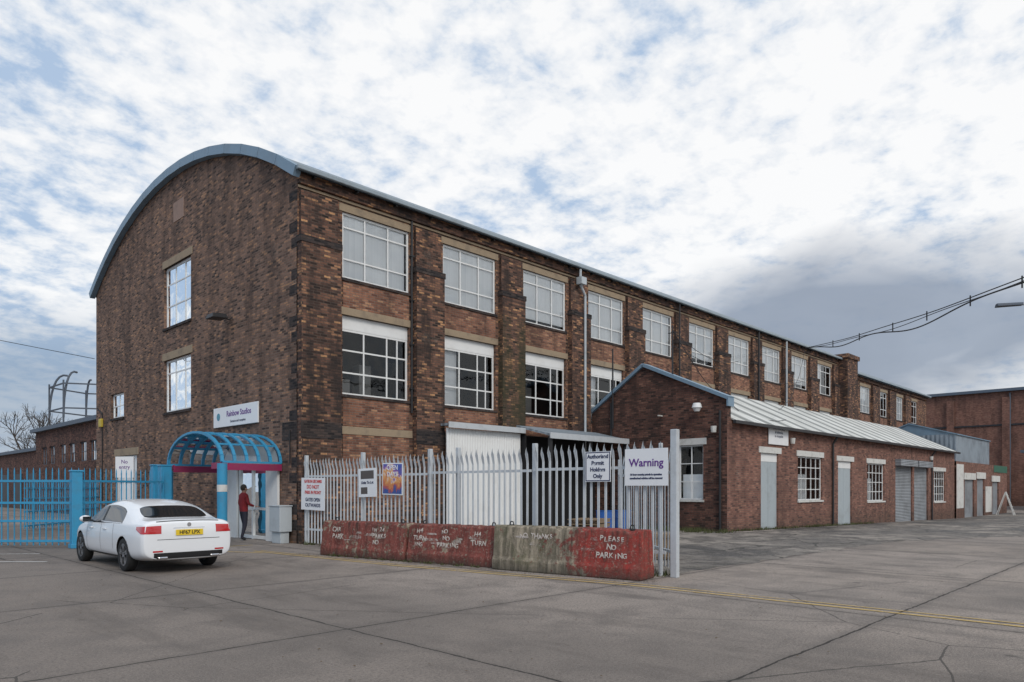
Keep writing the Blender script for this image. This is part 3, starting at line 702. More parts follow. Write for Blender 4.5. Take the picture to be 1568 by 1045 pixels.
q.build('pales', M_galv, PF); rl.build('rails', M_galv, PF); ps.build('posts', M_galv, PF, bevel=.01)
GL = empty('palisade_gate', (.95, -12.2, 0), math.atan2(3.2, 2.7)); q, rl = Part(), Part(); palisade(q, rl, 0.05, 4.0, .2, 2.4, base=.12); rl.box(0, .06, -.03, .03, .1, 2.35); rl.box(4, 4.06, -.03, .03, .1, 2.35)
q.build('pales', M_galv, GL); rl.build('frame', M_galv, GL)
def fsign(name, x0, x1, z0, z1, items, border=None, n=-.11, tilt=0):
    e = empty(name, FO+FD*((x0+x1)/2)+Vector((0, 0, (z0+z1)/2)), FA); e.rotation_euler[1] = tilt; w = (x1-x0)/2; h = (z1-z0)/2
    q = Part(); q.box(-w, w, n, n+.012, -h, h); q.build('panel', M_signwhite, e)
    if border:
        b_ = Part(); t = .02
        b_.box(-w+.01, w-.01, n-.002, n, h-t-.01, h-.01); b_.box(-w+.01, w-.01, n-.002, n, -h+.01, -h+t+.01); b_.box(-w+.01, -w+t+.01, n-.002, n, -h+t+.01, h-t-.01); b_.box(w-t-.01, w-.01, n-.002, n, -h+t+.01, h-t-.01)
        b_.build('border', border, e)
    for (s, sz, z, m, sx) in items: text('lettering', s, sz, m, e, (0, n-.004, z), ROT_X, sx=sx, bold=.003)
    return e, w, h, n
fsign('no_parking_sign', .02, 1.2, 1.02, 1.95, [('GATES IN USE 24HRS', .12, .36, M_redtext, .78), ('DO NOT', .15, .2, M_redtext, 1), ('PARK IN FRONT', .13, .04, M_redtext, .85), ('GATES OPEN', .14, -.17, M_navy, .9), ('OUTWARDS', .14, -.33, M_navy, .95)], tilt=rad(1))
e, w, h, n_ = fsign('notice_poster', 2.75, 3.5, 1.42, 2.18, [('Units To Let', .1, .0, M_navy, 1)], tilt=rad(-1.5))
q = Part(); q.box(-w+.1, w-.1, n_-.003, n_, .1, h-.06); q.box(-w+.1, .0, n_-.003, n_, -.3, -.12); q.build('picture', paint('dark_picture', (.12, .1, .09), .5, var=.8, vscale=6), e)
def mat_poster():
    m, b, p = newmat('poster_print'); o = b.obj(); x, y, z = b.sep(o); n1 = b.noise(o, 3, 3, .6, .6)
    f = b.math('ADD', b.math('MULTIPLY', z, .55), b.math('ADD', n1, -.0))
    c = b.ramp(f, [(.3, (.04, .09, .3)), (.4, (.5, .1, .06)), (.5, (.75, .35, .1)), (.56, (.75, .6, .5)), (.6, (.3, .12, .35)), (.72, (.06, .1, .4))])
    b.l.new(c, p.inputs['Base Color']); p.inputs['Roughness'].default_value = .4; return m
e, w, h, n_ = fsign('event_poster', 3.75, 4.55, 1.48, 2.3, [], tilt=rad(1)); q = Part(); q.box(-w+.03, w-.03, n_-.003, n_, -h+.03, h-.03); q.build('print', mat_poster(), e)
text('lettering', 'OPEN\nDAYS', .17, M_signwhite, e, (0, n_-.006, .2), ROT_X, bold=.003)
fsign('permit_holders_sign', 10.15, 10.75, 1.78, 2.38, [('Authorised', .11, .2, M_navy, 1), ('Permit', .11, .07, M_navy, 1), ('Holders', .11, -.06, M_navy, 1), ('Only', .11, -.19, M_navy, 1)], M_navy)
fsign('warning_sign', 11.08, 12.0, 1.7, 2.4, [('Warning', .21, .08, M_purple, 1), ('24 hour security patrols in operation', .045, -.14, M_navy, 1), ('unauthorised vehicles will be removed', .045, -.21, M_navy, 1)])
def bluegate(name, p, q_, h=2.2):
    d = Vector(q_)-Vector(p); ln = d.length; e = empty(name, (p[0], p[1], 0), math.atan2(d.y, d.x)); P = Part()
    n = int(ln/.17)
    for i in range(n+1):
        x = ln*i/n; P.cyl((x, 0, .08), (x, 0, h-.08+random.uniform(-.01, .01)), .017, .017, 6); P.cyl((x, 0, h-.08), (x, 0, h+.02), .017, .003, 6, False)
    for z in (.2, .75, 1.25, h-.35): P.box(0, ln, -.03, .03, z-.03, z+.03)
    P.build('bars', M_blue, e)
    return e
bluegate('blue_gate', (-8.2, 6.1), (-5.15, 3.0)); bluegate('blue_gate', (-5.0, 2.9), (-2.3, 4.2))
bluegate('blue_gate', (-8.4, 6.4), (-14.0, 12.0)); bluegate('blue_gate', (-4.2, 13.0), (-.4, 17.5), 2.0)
for i, (u, v, r, h) in enumerate(((-5.05, 2.95, .13, 2.1), (-2.15, 4.5, .16, 2.35), (-1.9, 6.0, .13, 2.4), (-8.3, 6.25, .13, 2.1))):
    e = empty('blue_gate_post', (u, v, 0)); q = Part(); q.box(-r, r, -r, r, 0, h); q.box(-r-.02, r+.02, -r-.02, r+.02, h, h+.05); q.box(-r-.03, r+.03, -r-.03, r+.03, 0, .12); q.build('post', M_blue, e, bevel=.015)
e = empty('board_sign', (-1.6, 10.0, 2.45), rad(-50)); q = Part(); q.box(-.36, .36, -.03, 0, -.4, .4); q.build('board', M_signwhite, e)
text('lettering', 'No\nentry', .2, M_purple, e, (0, -.035, .1), ROT_X)
q = Part(); q.box(-.34, -.3, 0, .06, -2.45, .35); q.box(.3, .34, 0, .06, -2.45, .35); q.build('legs', M_galv, e)

# ------------------------------------------------------------------ concrete barriers
def mat_barrier(name, x0, x1, bias=0.0, brx=99.):
    """red paint flaking off concrete; more paint between x0..x1 (local m); brighter fresh red beyond brx"""
    m, b, p = newmat(name); o = b.obj(); x, y, z = b.sep(o)
    inf = b.n.new('ShaderNodeObjectInfo'); ow = b.vmath('ADD', o, b.vmath('SCALE', inf.outputs['Location'], 3.1))
    n1 = b.noise(ow, 1.3, 7, .72, .5); n2 = b.noise(ow, 8, 7, .75); n3 = b.noise(b.vmath('MULTIPLY', ow, (4, 4, .5)), 2.0, 6, .72); n4 = b.noise(ow, 24, 4, .7)
    grad = b.math('MULTIPLY', b.math('SMOOTH_MIN', b.math('SUBTRACT', x, x0), b.math('SUBTRACT', x1, x), .2), .12)
    grad = b.math('ADD', b.math('MAXIMUM', b.math('MINIMUM', grad, .1), -.07), bias)
    f = b.math('ADD', b.math('ADD', b.math('MULTIPLY', n1, .5), b.math('MULTIPLY', n2, .5)), grad)
    paintm = b.ramp(f, [(.54, 0.), (.58, 1.)])
    conc = b.mix(b.ramp(n3, [(.4, 0.), (.6, 1.)]), (.4, .335, .25), (.15, .13, .095))
    conc = b.mix(b.ramp(n1, [(.5, 0.), (.6, .6)]), conc, (.11, .11, .06))
    red = b.mix(b.ramp(n3, [(.38, 0.), (.62, 1.)]), (.27, .08, .064), (.12, .04, .034))
    fresh = b.math('MULTIPLY', b.ramp(b.math('ADD', b.math('SUBTRACT', x, brx), b.math('MULTIPLY', b.math('SUBTRACT', n1, .5), 2.5)), [(.0, 0.), (.12, 1.)]), b.ramp(n2, [(.4, .9), (.55, .15)]))
    red = b.mix(fresh, red, (.38, .05, .04))
    red = b.mix(b.ramp(n2, [(.52, 0.), (.7, .6)]), red, (.32, .15, .115))
    c = b.mix(paintm, conc, red)
    c = b.mix(b.ramp(n4, [(.3, .7), (.43, 0.)]), c, (.44, .35, .29))
    run = b.noise(b.vmath('MULTIPLY', ow, (9, 9, .7)), 1.0, 4, .6)
    c = b.mix(b.math('MULTIPLY', b.ramp(run, [(.5, 0.), (.66, .75)]), b.ramp(z, [(.2, .3), (.85, 1.)])), c, (.05, .042, .035))
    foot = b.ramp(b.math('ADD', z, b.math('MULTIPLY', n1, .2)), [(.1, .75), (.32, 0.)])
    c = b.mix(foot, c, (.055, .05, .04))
    b.l.new(c, p.inputs['Base Color']); p.inputs['Roughness'].default_value = .9; p.inputs['Specular IOR Level'].default_value = .2
    b.l.new(b.bump(b.math('ADD', n2, b.math('MULTIPLY', paintm, .15)), .8, .03), p.inputs['Normal'])
    return m
BD = Vector((1.43, -8.54, 0)).normalized(); BA = math.atan2(BD.y, BD.x)
M_wtext = mat_worn('worn_white_stencil', (.62, .55, .49), .55, 9); M_smear = mat_worn('white_paint_smear', (.5, .44, .39), .49, 6)
def barrier(x0, ln, mat, texts, off=0.0, ang=0.0, h=.85, seed=1):
    e = empty('concrete_barrier', Vector((-1.43, -3.66, 0))+BD*x0+Vector((off, 0, 0)), BA+ang)
    bm = bmesh.new()
    sec = [(0, 0), (0, .2), (.03, .28), (.1, h-.03), (.13, h), (.47, h), (.5, h-.03), (.57, .28), (.6, .2), (.6, 0)]
    N = 30; rings = []
    rr = random.Random(seed); chips = {rr.randrange(0, N+1): rr.uniform(.02, .06) for _ in range(7)}
    for i in range(N+1):
        x = ln*i/N; ch = chips.get(i, 0)
        rings.append([bm.verts.new((x+(rr.uniform(-.02, .02) if 0 < i < N else 0), y+rr.uniform(-.007, .007)+(ch if k == 4 else 0), z+(rr.uniform(-.01, .01) if z > .1 else 0)-(ch*.8 if k in (3, 4) else 0))) for k, (y, z) in enumerate(sec)])
    for a, b_ in zip(rings[:-1], rings[1:]):
        for k in range(len(sec)):
            j = (k+1) % len(sec); bm.faces.new((a[k], b_[k], b_[j], a[j]))
    bm.faces.new(rings[0]); bm.faces.new(rings[-1][::-1])
    bmesh.ops.recalc_face_normals(bm, faces=bm.faces[:])
    me = bpy.data.meshes.new('block'); bm.to_mesh(me); bm.free(); ob = link('block', me, mat, e)
    md = ob.modifiers.new('b', 'BEVEL'); md.width = .025; md.segments = 2; md.limit_method = 'ANGLE'; md.angle_limit = rad(50)
    q = Part()
    for xx in (.3, ln-.3): q.cyl((xx, .3, h-.02), (xx, .3, h+.012), .05, n=10); q.tube([(xx-.05, .3, h), (xx-.03, .3, h+.07), (xx+.03, .3, h+.07), (xx+.05, .3, h)], .012, 6)
    q.cyl((.12, -.004+.07, .2+.28), (.12, .2, .48), .045, n=10); q.cyl((ln-.14, .04, .16), (ln-.14, .2, .16), .05, n=10)
    q.build('lifting_eyes', M_black, e)
    tl = rad(90)-math.atan2(.07, h-.31)
    def yy(z): return .03+.07*(z-.28)/(h-.31)
    for (s, sz, x, z, m) in texts:
        cx = x
        for chr_ in s:
            k = rr.uniform(.88, 1.12)
            t = text('stencil', chr_, sz*k, m, e, (cx-len(s)*sz*.33+sz*.33, yy(z)-.015, z+rr.uniform(-.015, .015)), (tl, rr.uniform(-.12, .12), 0), bold=.003, ext=.0015)
            cx += sz*.66
    sm = Part()
    for k in range(6):
        x = rr.uniform(.3, ln-.6); z = rr.uniform(.33, h-.2); w = rr.uniform(.15, .5); hh = rr.uniform(.03, .09)
        sm.poly([(x, yy(z)-.013, z), (x+w, yy(z)-.013, z+rr.uniform(-.03, .03)), (x+w*.9, yy(z+hh)-.013, z+hh), (x+.03, yy(z+hh)-.013, z+hh)])
    sm.build('paint_smears', M_smear, e)
    return e
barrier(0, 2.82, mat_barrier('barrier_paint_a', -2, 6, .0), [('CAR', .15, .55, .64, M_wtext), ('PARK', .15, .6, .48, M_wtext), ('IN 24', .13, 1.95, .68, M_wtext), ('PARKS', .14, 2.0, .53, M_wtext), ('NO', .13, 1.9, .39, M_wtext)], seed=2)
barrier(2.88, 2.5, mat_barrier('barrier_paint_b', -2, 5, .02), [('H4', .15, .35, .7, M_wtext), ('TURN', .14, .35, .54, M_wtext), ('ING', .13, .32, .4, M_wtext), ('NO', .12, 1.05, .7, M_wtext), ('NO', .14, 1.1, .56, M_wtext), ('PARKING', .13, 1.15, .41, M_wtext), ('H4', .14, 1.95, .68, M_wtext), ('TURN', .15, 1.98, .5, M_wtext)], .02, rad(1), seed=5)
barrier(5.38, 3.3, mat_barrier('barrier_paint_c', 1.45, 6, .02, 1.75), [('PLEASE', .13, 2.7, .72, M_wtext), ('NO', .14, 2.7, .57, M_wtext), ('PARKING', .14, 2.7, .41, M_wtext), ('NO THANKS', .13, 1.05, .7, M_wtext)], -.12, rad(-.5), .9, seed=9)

# ------------------------------------------------------------------ yard clutter
e = empty('pallet_stack', (7.0, -5.5, 0), .3); q = Part()
for k in range(5):
    z = k*.145
    for j in range(3): q.box(-.5, .5, -.5+.42*j, -.4+.42*j+.04, z, z+.09)
    for j in range(6): q.box(-.6+.21*j, -.48+.21*j, -.5, .5, z+.09, z+.115)
q.build('pallets', M_wood, e)
for (u, v) in ((9.5, -4.2), (10.3, -4.4)):
    e = empty('blue_drum', (u, v, 0)); q = Part(); q.cyl((0, 0, 0), (0, 0, .88), .29, .29, 20)
    for z in (.28, .6, .86): q.cyl((0, 0, z-.02), (0, 0, z+.02), .305, .305, 20)
    q.build('drum', M_plblue, e)
e = empty('timber_crate', (3.6, -10.2, 0), .5); q = Part(); q.box(-.35, .35, -.3, .3, .02, .6)
for z in (.1, .32, .54): q.box(-.37, .37, -.32, .32, z-.04, z+.04)
q.build('crate', M_wood, e, bevel=.01)
e = empty('stepladder', (59, V0-1.2, gz(59))); q = Part()
for s_ in (-.3, .3): q.beam((s_, -.6, 0), (s_*.6, 0, 1.9), .06, .06); q.beam((s_, .6, 0), (s_*.6, 0, 1.9), .05, .05)
for i in range(6): q.beam((-.28, -.6+.1*i, .3*i+.1), (.28, -.6+.1*i, .3*i+.1), .08, .03)
q.build('ladder', M_whiteold, e)
q = Part(); rg_ = random.Random(11)
def tuft(u, v, s=1.0):
    for k in range(14):
        a = rg_.uniform(0, 6.28); h = rg_.uniform(.05, .16)*s; r = rg_.uniform(.02, .12)*s
        p = Vector((u+rg_.gauss(0, .09)*s, v+rg_.gauss(0, .07)*s, gz(u))); t = p+Vector((math.cos(a)*r, math.sin(a)*r, h)); w_ = Vector((-math.sin(a), math.cos(a), 0))*.012
        q.poly([p-w_, p+w_, t])
for k in range(90): tuft(rg_.uniform(14.2, 30), V0-rg_.uniform(.02, .25))
for k in range(120): tuft(14.1-rg_.uniform(0, 1.1)**2, rg_.uniform(-6.8, -2), 1.2)
for k in range(80): p = FO+FD*rg_.uniform(0, 12); tuft(p.x+rg_.uniform(-.1, .2), p.y)
for k in range(30): tuft(-.1, rg_.uniform(5.5, 19))
for k in range(40):
    p = Vector((-1.43, -3.66, 0))+BD*rg_.uniform(0, 8.6); tuft(p.x-.03, p.y, .5)
q.build('grass', paint('weeds', (.09, .1, .035), .9, var=.6, vscale=3, grime=False), None)
q = Part()
for k in range(1400):
    if k % 2: p = Vector((-1.43, -3.66, 0))+BD*rg_.uniform(-.5, 9); p.x -= abs(rg_.gauss(0, .25))
    else: p = Vector((rg_.uniform(-9, 14), rg_.uniform(-17, -1), 0))
    a = rg_.uniform(0, 6.28); s_ = rg_.uniform(.008, .022); z = .012+gz(p.x)
    q.poly([(p.x+s_*math.cos(a+t), p.y+s_*math.sin(a+t)*.7, z+rg_.uniform(0, .01)) for t in (0, 1.9, 3.4, 4.8)])
q.build('dead_leaves', paint('leaf_litter', (.12, .08, .045), .9, var=.7, vscale=6, grime=False), None)

# ------------------------------------------------------------------ cables, street lamp
def cable(name, pts, r=.02, par=None):
    cu = bpy.data.curves.new(name, 'CURVE'); cu.dimensions = '3D'; cu.bevel_depth = r; cu.bevel_resolution = 2
    sp = cu.splines.new('NURBS'); sp.points.add(len(pts)-1); sp.use_endpoint_u = True; sp.order_u = 3
    for p, c in zip(sp.points, pts): p.co = (*c, 1)
    cu.materials.append(M_cable); ob = bpy.data.objects.new(name, cu); COL.objects.link(ob)
    if par: ob.parent = par
    return ob
CB = empty('overhead_cables'); A0 = Vector((36.5, -.4, 10.9)); A1 = Vector((12.7, -17.9, 7.9))
def cat(sag, wob, ph, n=40, a=A0, b_=A1):
    pts = []
    for i in range(n+1):
        t = i/n; p = a.lerp(b_, t); p.z -= sag*4*t*(1-t); p.z += wob*math.sin(ph+t*17)*math.sin(t*3.14); pts.append(tuple(p))
    return pts
cable('cable_1', cat(.3, .02, 0), .02, CB); cable('cable_2', cat(.62, .17, 1), .028, CB); cable('cable_3', cat(.45, .05, 2.5), .016, CB)
q = Part()
for t in (.2, .35, .5, .62, .74, .85):
    p = A0.lerp(A1, t); p.z -= .3*4*t*(1-t); q.beam(p+Vector((0, 0, .08)), p-Vector((0, 0, .3)), .04, .04)
q.build('cable_hangers', M_cable, CB)
C2 = empty('service_cables')
B0 = Vector((U0+.1, -4, 8.0))
cable('wire_1', cat(.5, 0, 0, 16, B0, Vector((27.5, -.2, 8.9))), .012, C2); cable('wire_2', cat(1.2, .1, 0, 20, B0, Vector((19.5, -6.4, 4.6))), .014, C2)
cable('wire_3', cat(.6, 0, 0, 16, B0+Vector((0, 0, -.6)), Vector((36, -.3, 8.6))), .012, C2); cable('wire_4', cat(.8, .1, 0, 20, Vector((36.4, -.4, 10.7)), Vector((19, -6.3, 5.0))), .012, C2)
C3 = empty('telephone_wire'); cable('wire', cat(.3, 0, 0, 12, Vector((-.1, 19.1, 7.9)), Vector((-30, 32, 14))), .014, C3)
SL = empty('street_lamp', (12.7, -17.9, 0)); q = Part(); q.cyl((0, 0, 0), (0, 0, 8.6), .12, .08, 12); q.tube([(0, 0, 6.0), (-.45, .8, 6.3), (-1.25, 1.95, 6.38)], .03); q.build('column_and_arm', M_galv, SL)
q = Part(); d = Vector((-.5, .86, .02)).normalized(); p = Vector((-1.2, 1.88, 6.38)); q.hexa([p+Vector((-.07, -.04, -.03)), p+Vector((.07, .04, -.03)), p+d*.6+Vector((.1, .06, -.05)), p+d*.6+Vector((-.1, -.06, -.05)), p+Vector((-.05, -.03, .04)), p+Vector((.05, .03, .04)), p+d*.6+Vector((.06, .03, .03)), p+d*.6+Vector((-.06, -.03, .03))]); q.build('lantern', M_iron, SL, bevel=.01)

# ------------------------------------------------------------------ bare trees
def tree(name, loc, h, seed, levels=6, r0=None):
    R = random.Random(seed); P = Part(); r0 = r0 or h*.022
    def grow(p, d, ln, r, lv):
        segs = 3; q0 = p
        for s_ in range(segs):
            d = (d+Vector((R.gauss(0, .12), R.gauss(0, .12), R.gauss(.03, .06)))).normalized()
            q1 = q0+d*ln/segs; ra = r*(1-.3*s_/segs); rb = r*(1-.3*(s_+1)/segs)
            P.cyl(q0, q1, ra, rb, 7 if lv > 3 else 4, False); q0 = q1
            if lv > 0 and s_ > 0 and R.random() < .7:
                a = d.orthogonal().normalized(); a.rotate(Matrix.Rotation(R.uniform(0, 6.28), 3, d))
                grow(q0, (d*.75+a*.75).normalized(), ln*R.uniform(.55, .75), rb*.55, lv-1)
        if lv > 0:
            for k in range(2 if R.random() < .6 else 3):
                a = d.orthogonal().normalized(); a.rotate(Matrix.Rotation(R.uniform(0, 6.28), 3, d))
                grow(q0, (d+a*R.uniform(.35, .7)).normalized(), ln*R.uniform(.65, .82), r*.62, lv-1)
    grow(Vector((0, 0, 0)), Vector((0, 0, 1)), h*.27, r0, levels)
    e = empty(name, loc); P.build('branches', M_bark, e); return e
tree('bare_tree', (7.0, 66, 0), 11.5, 4, 5); tree('bare_tree', (2.0, 85, 0), 9, 9, 5); tree('bare_tree', (10.5, 70, 0), 10, 15, 5)
tree('bare_tree', (4, -44, 0), 13, 21, 5, .3); tree('bare_tree', (16, -40, 0), 12, 22, 5, .3); tree('bare_tree', (28, -46, 0), 14, 23, 5, .3)

# ------------------------------------------------------------------ car
CAR = empty('parked_car', (-5.14, -5.06, .0), rad(90))
M_carw, b_, p_ = newmat('car_white'); p_.inputs['Base Color'].default_value = (.82, .83, .84, 1); p_.inputs['Roughness'].default_value = .25; p_.inputs['Coat Weight'].default_value = .6
M_cglass, b_, p_ = newmat('car_glass'); p_.inputs['Base Color'].default_value = (.012, .015, .017, 1); p_.inputs['Roughness'].default_value = .03; p_.inputs['Specular IOR Level'].default_value = .8
M_tyre = paint('tyre', (.018, .018, .018), .85, grime=False); M_rim = paint('alloy', (.35, .36, .38), .3, metal=.8, var=.1, grime=False)
M_tail, b_, p_ = newmat('tail_light'); p_.inputs['Base Color'].default_value = (.5, .012, .014, 1); p_.inputs['Roughness'].default_value = .12; p_.inputs['Coat Weight'].default_value = 1
M_plate, b_, p_ = newmat('yellow_plate'); p_.inputs['Base Color'].default_value = (.8, .56, .03, 1); p_.inputs['Roughness'].default_value = .4
M_bpl, b_, p_ = newmat('black_plastic'); p_.inputs['Base Color'].default_value = (.015, .015, .016, 1); p_.inputs['Roughness'].default_value = .5
M_chr, b_, p_ = newmat('chrome'); p_.inputs['Base Color'].default_value = (.7, .7, .72, 1); p_.inputs['Metallic'].default_value = 1; p_.inputs['Roughness'].default_value = .15
ST = [(.02, .74, .33, .79, None, .85), (.05, .835, .27, .93, None, .985), (.12, .87, .25, .95, None, 1.045), (.35, .89, .22, .95, None, 1.055), (.6, .9, .2, .945, None, 1.065),
      (1.16, .905, .19, .94, (.71, 1.21, .585, 1.27), 1.3), (1.6, .905, .19, .935, (.68, 1.29, .565, 1.36), 1.4), (2.15, .905, .19, .925, (.67, 1.32, .565, 1.39), 1.435),
      (2.72, .905, .19, .915, (.675, 1.29, .56, 1.36), 1.41), (3.1, .905, .19, .91, (.73, 1.12, .62, 1.19), 1.225), (3.5, .9, .2, .895, None, 1.0), (4.1, .885, .22, .83, None, .91), (4.48, .82, .24, .71, None, .79), (4.66, .66, .28, .55, None, .59)]
bm = bmesh.new(); rings = []
for (s, w, zb, belt, cab, top) in ST:
    if cab: hp = [(0, zb), (w*.7, zb), (w-.03, zb+.07), (w, .48), (w+.005, .72), (w-.035, belt), (cab[0]+.03, cab[1]), (cab[2], cab[3]), (cab[2]*.6, top-.008), (0, top)]
    else: hp = [(0, zb), (w*.7, zb), (w-.03, zb+.07), (w, .48 if s > .1 else .5), (w+.005 if s < 4.4 else w, min(.72, belt-.05)), (w-.035, belt), (w-.11, belt+(top-belt)*.55), (w*.74, top-.018), (w*.4, top-.004), (0, top)]
    full = hp+[(-y, z) for y, z in hp[-2:0:-1]]
    rings.append([bm.verts.new((s, y, z)) for y, z in full])
nr = len(rings[0]); cr = bm.edges.layers.float.new('crease_edge')
for i, (a, b2) in enumerate(zip(rings[:-1], rings[1:])):
    for k in range(nr):
        j = (k+1) % nr; f = bm.faces.new((a[k], a[j], b2[j], b2[k])); f.smooth = True
        kk = k if k < 9 else nr-1-k
        if kk == 5 and 5 <= i <= 9: f.material_index = 1
        if kk in (7, 8) and i == 4: f.material_index = 1
        if kk in (7, 8) and i in (8, 9): f.material_index = 1
bm.faces.new(rings[0][::-1]); bm.faces.new(rings[-1])
for e_ in bm.edges:
    mts = {f.material_index for f in e_.link_faces}
    if len(mts) > 1: e_[cr] = .8
for rr_, v_ in ((1, .5), (2, .3)):
    for k in range(nr):
        e_ = bm.edges.get((rings[rr_][k], rings[rr_][(k+1) % nr]))
        if e_: e_[cr] = v_
for i in range(len(rings)-1):
    for k in (5, nr-5):
        e_ = bm.edges.get((rings[i][k], rings[i+1][k]))
        if e_ and e_[cr] < .4: e_[cr] = .4
bmesh.ops.recalc_face_normals(bm, faces=bm.faces[:])
me = bpy.data.meshes.new('body_cage'); bm.to_mesh(me); bm.free()
for m_ in (M_carw, M_cglass, M_bpl): me.materials.append(m_)
tmp = bpy.data.objects.new('tmp_body', me); COL.objects.link(tmp)
md = tmp.modifiers.new('s', 'SUBSURF'); md.levels = 3; md.render_levels = 3
dg = bpy.context.evaluated_depsgraph_get(); dg.update()
smooth_me = bpy.data.meshes.new_from_object(tmp.evaluated_get(dg))
bvh = BVHTree.FromPolygons([v.co.copy() for v in smooth_me.vertices], [tuple(p.vertices) for p in smooth_me.polygons])
cutters = []
for s in (1.06, 3.9):
    for sg_ in (1, -1):
        bmc = bmesh.new(); bmesh.ops.create_cone(bmc, cap_ends=True, segments=40, radius1=.365, radius2=.365, depth=.42, matrix=Matrix.Translation((s, sg_*.88, .335)) @ Matrix.Rotation(rad(90), 4, 'X'))
        mc = bpy.data.meshes.new('c'); bmc.to_mesh(mc); bmc.free(); mc.materials.append(M_bpl); oc = bpy.data.objects.new('c', mc); COL.objects.link(oc); cutters.append(oc)
for oc in cutters:
    b3 = tmp.modifiers.new('bool', 'BOOLEAN'); b3.operation = 'DIFFERENCE'; b3.object = oc; b3.solver = 'EXACT'
    try: b3.material_mode = 'TRANSFER'
    except Exception: pass
dg = bpy.context.evaluated_depsgraph_get(); dg.update()
fin = bpy.data.meshes.new_from_object(tmp.evaluated_get(dg))
if len(fin.polygons) < 200: fin = smooth_me
link('body', fin, None, CAR)
for oc in cutters+[tmp]: bpy.data.objects.remove(oc, do_unlink=True)
def wrap(name, grid, mat, off=.005):
    V = []; F = []; ni = len(grid); nj = len(grid[0]); ok = True
    for row in grid:
        for (o, d) in row:
            h = bvh.ray_cast(Vector(o), Vector(d).normalized())
            if h[0] is None: ok = False; V.append(o)
            else:
                nn = h[1] if h[1].dot(Vector(d)) < 0 else -h[1]
                V.append(tuple(h[0]+nn*off))
    if not ok: return None
    for i in range(ni-1):
        for j in range(nj-1): F.append((i*nj+j, i*nj+j+1, (i+1)*nj+j+1, (i+1)*nj+j))
    me = bpy.data.meshes.new(name); me.from_pydata(V, [], F)
    for p in me.polygons: p.use_smooth = True
    return link(name, me, mat, CAR)
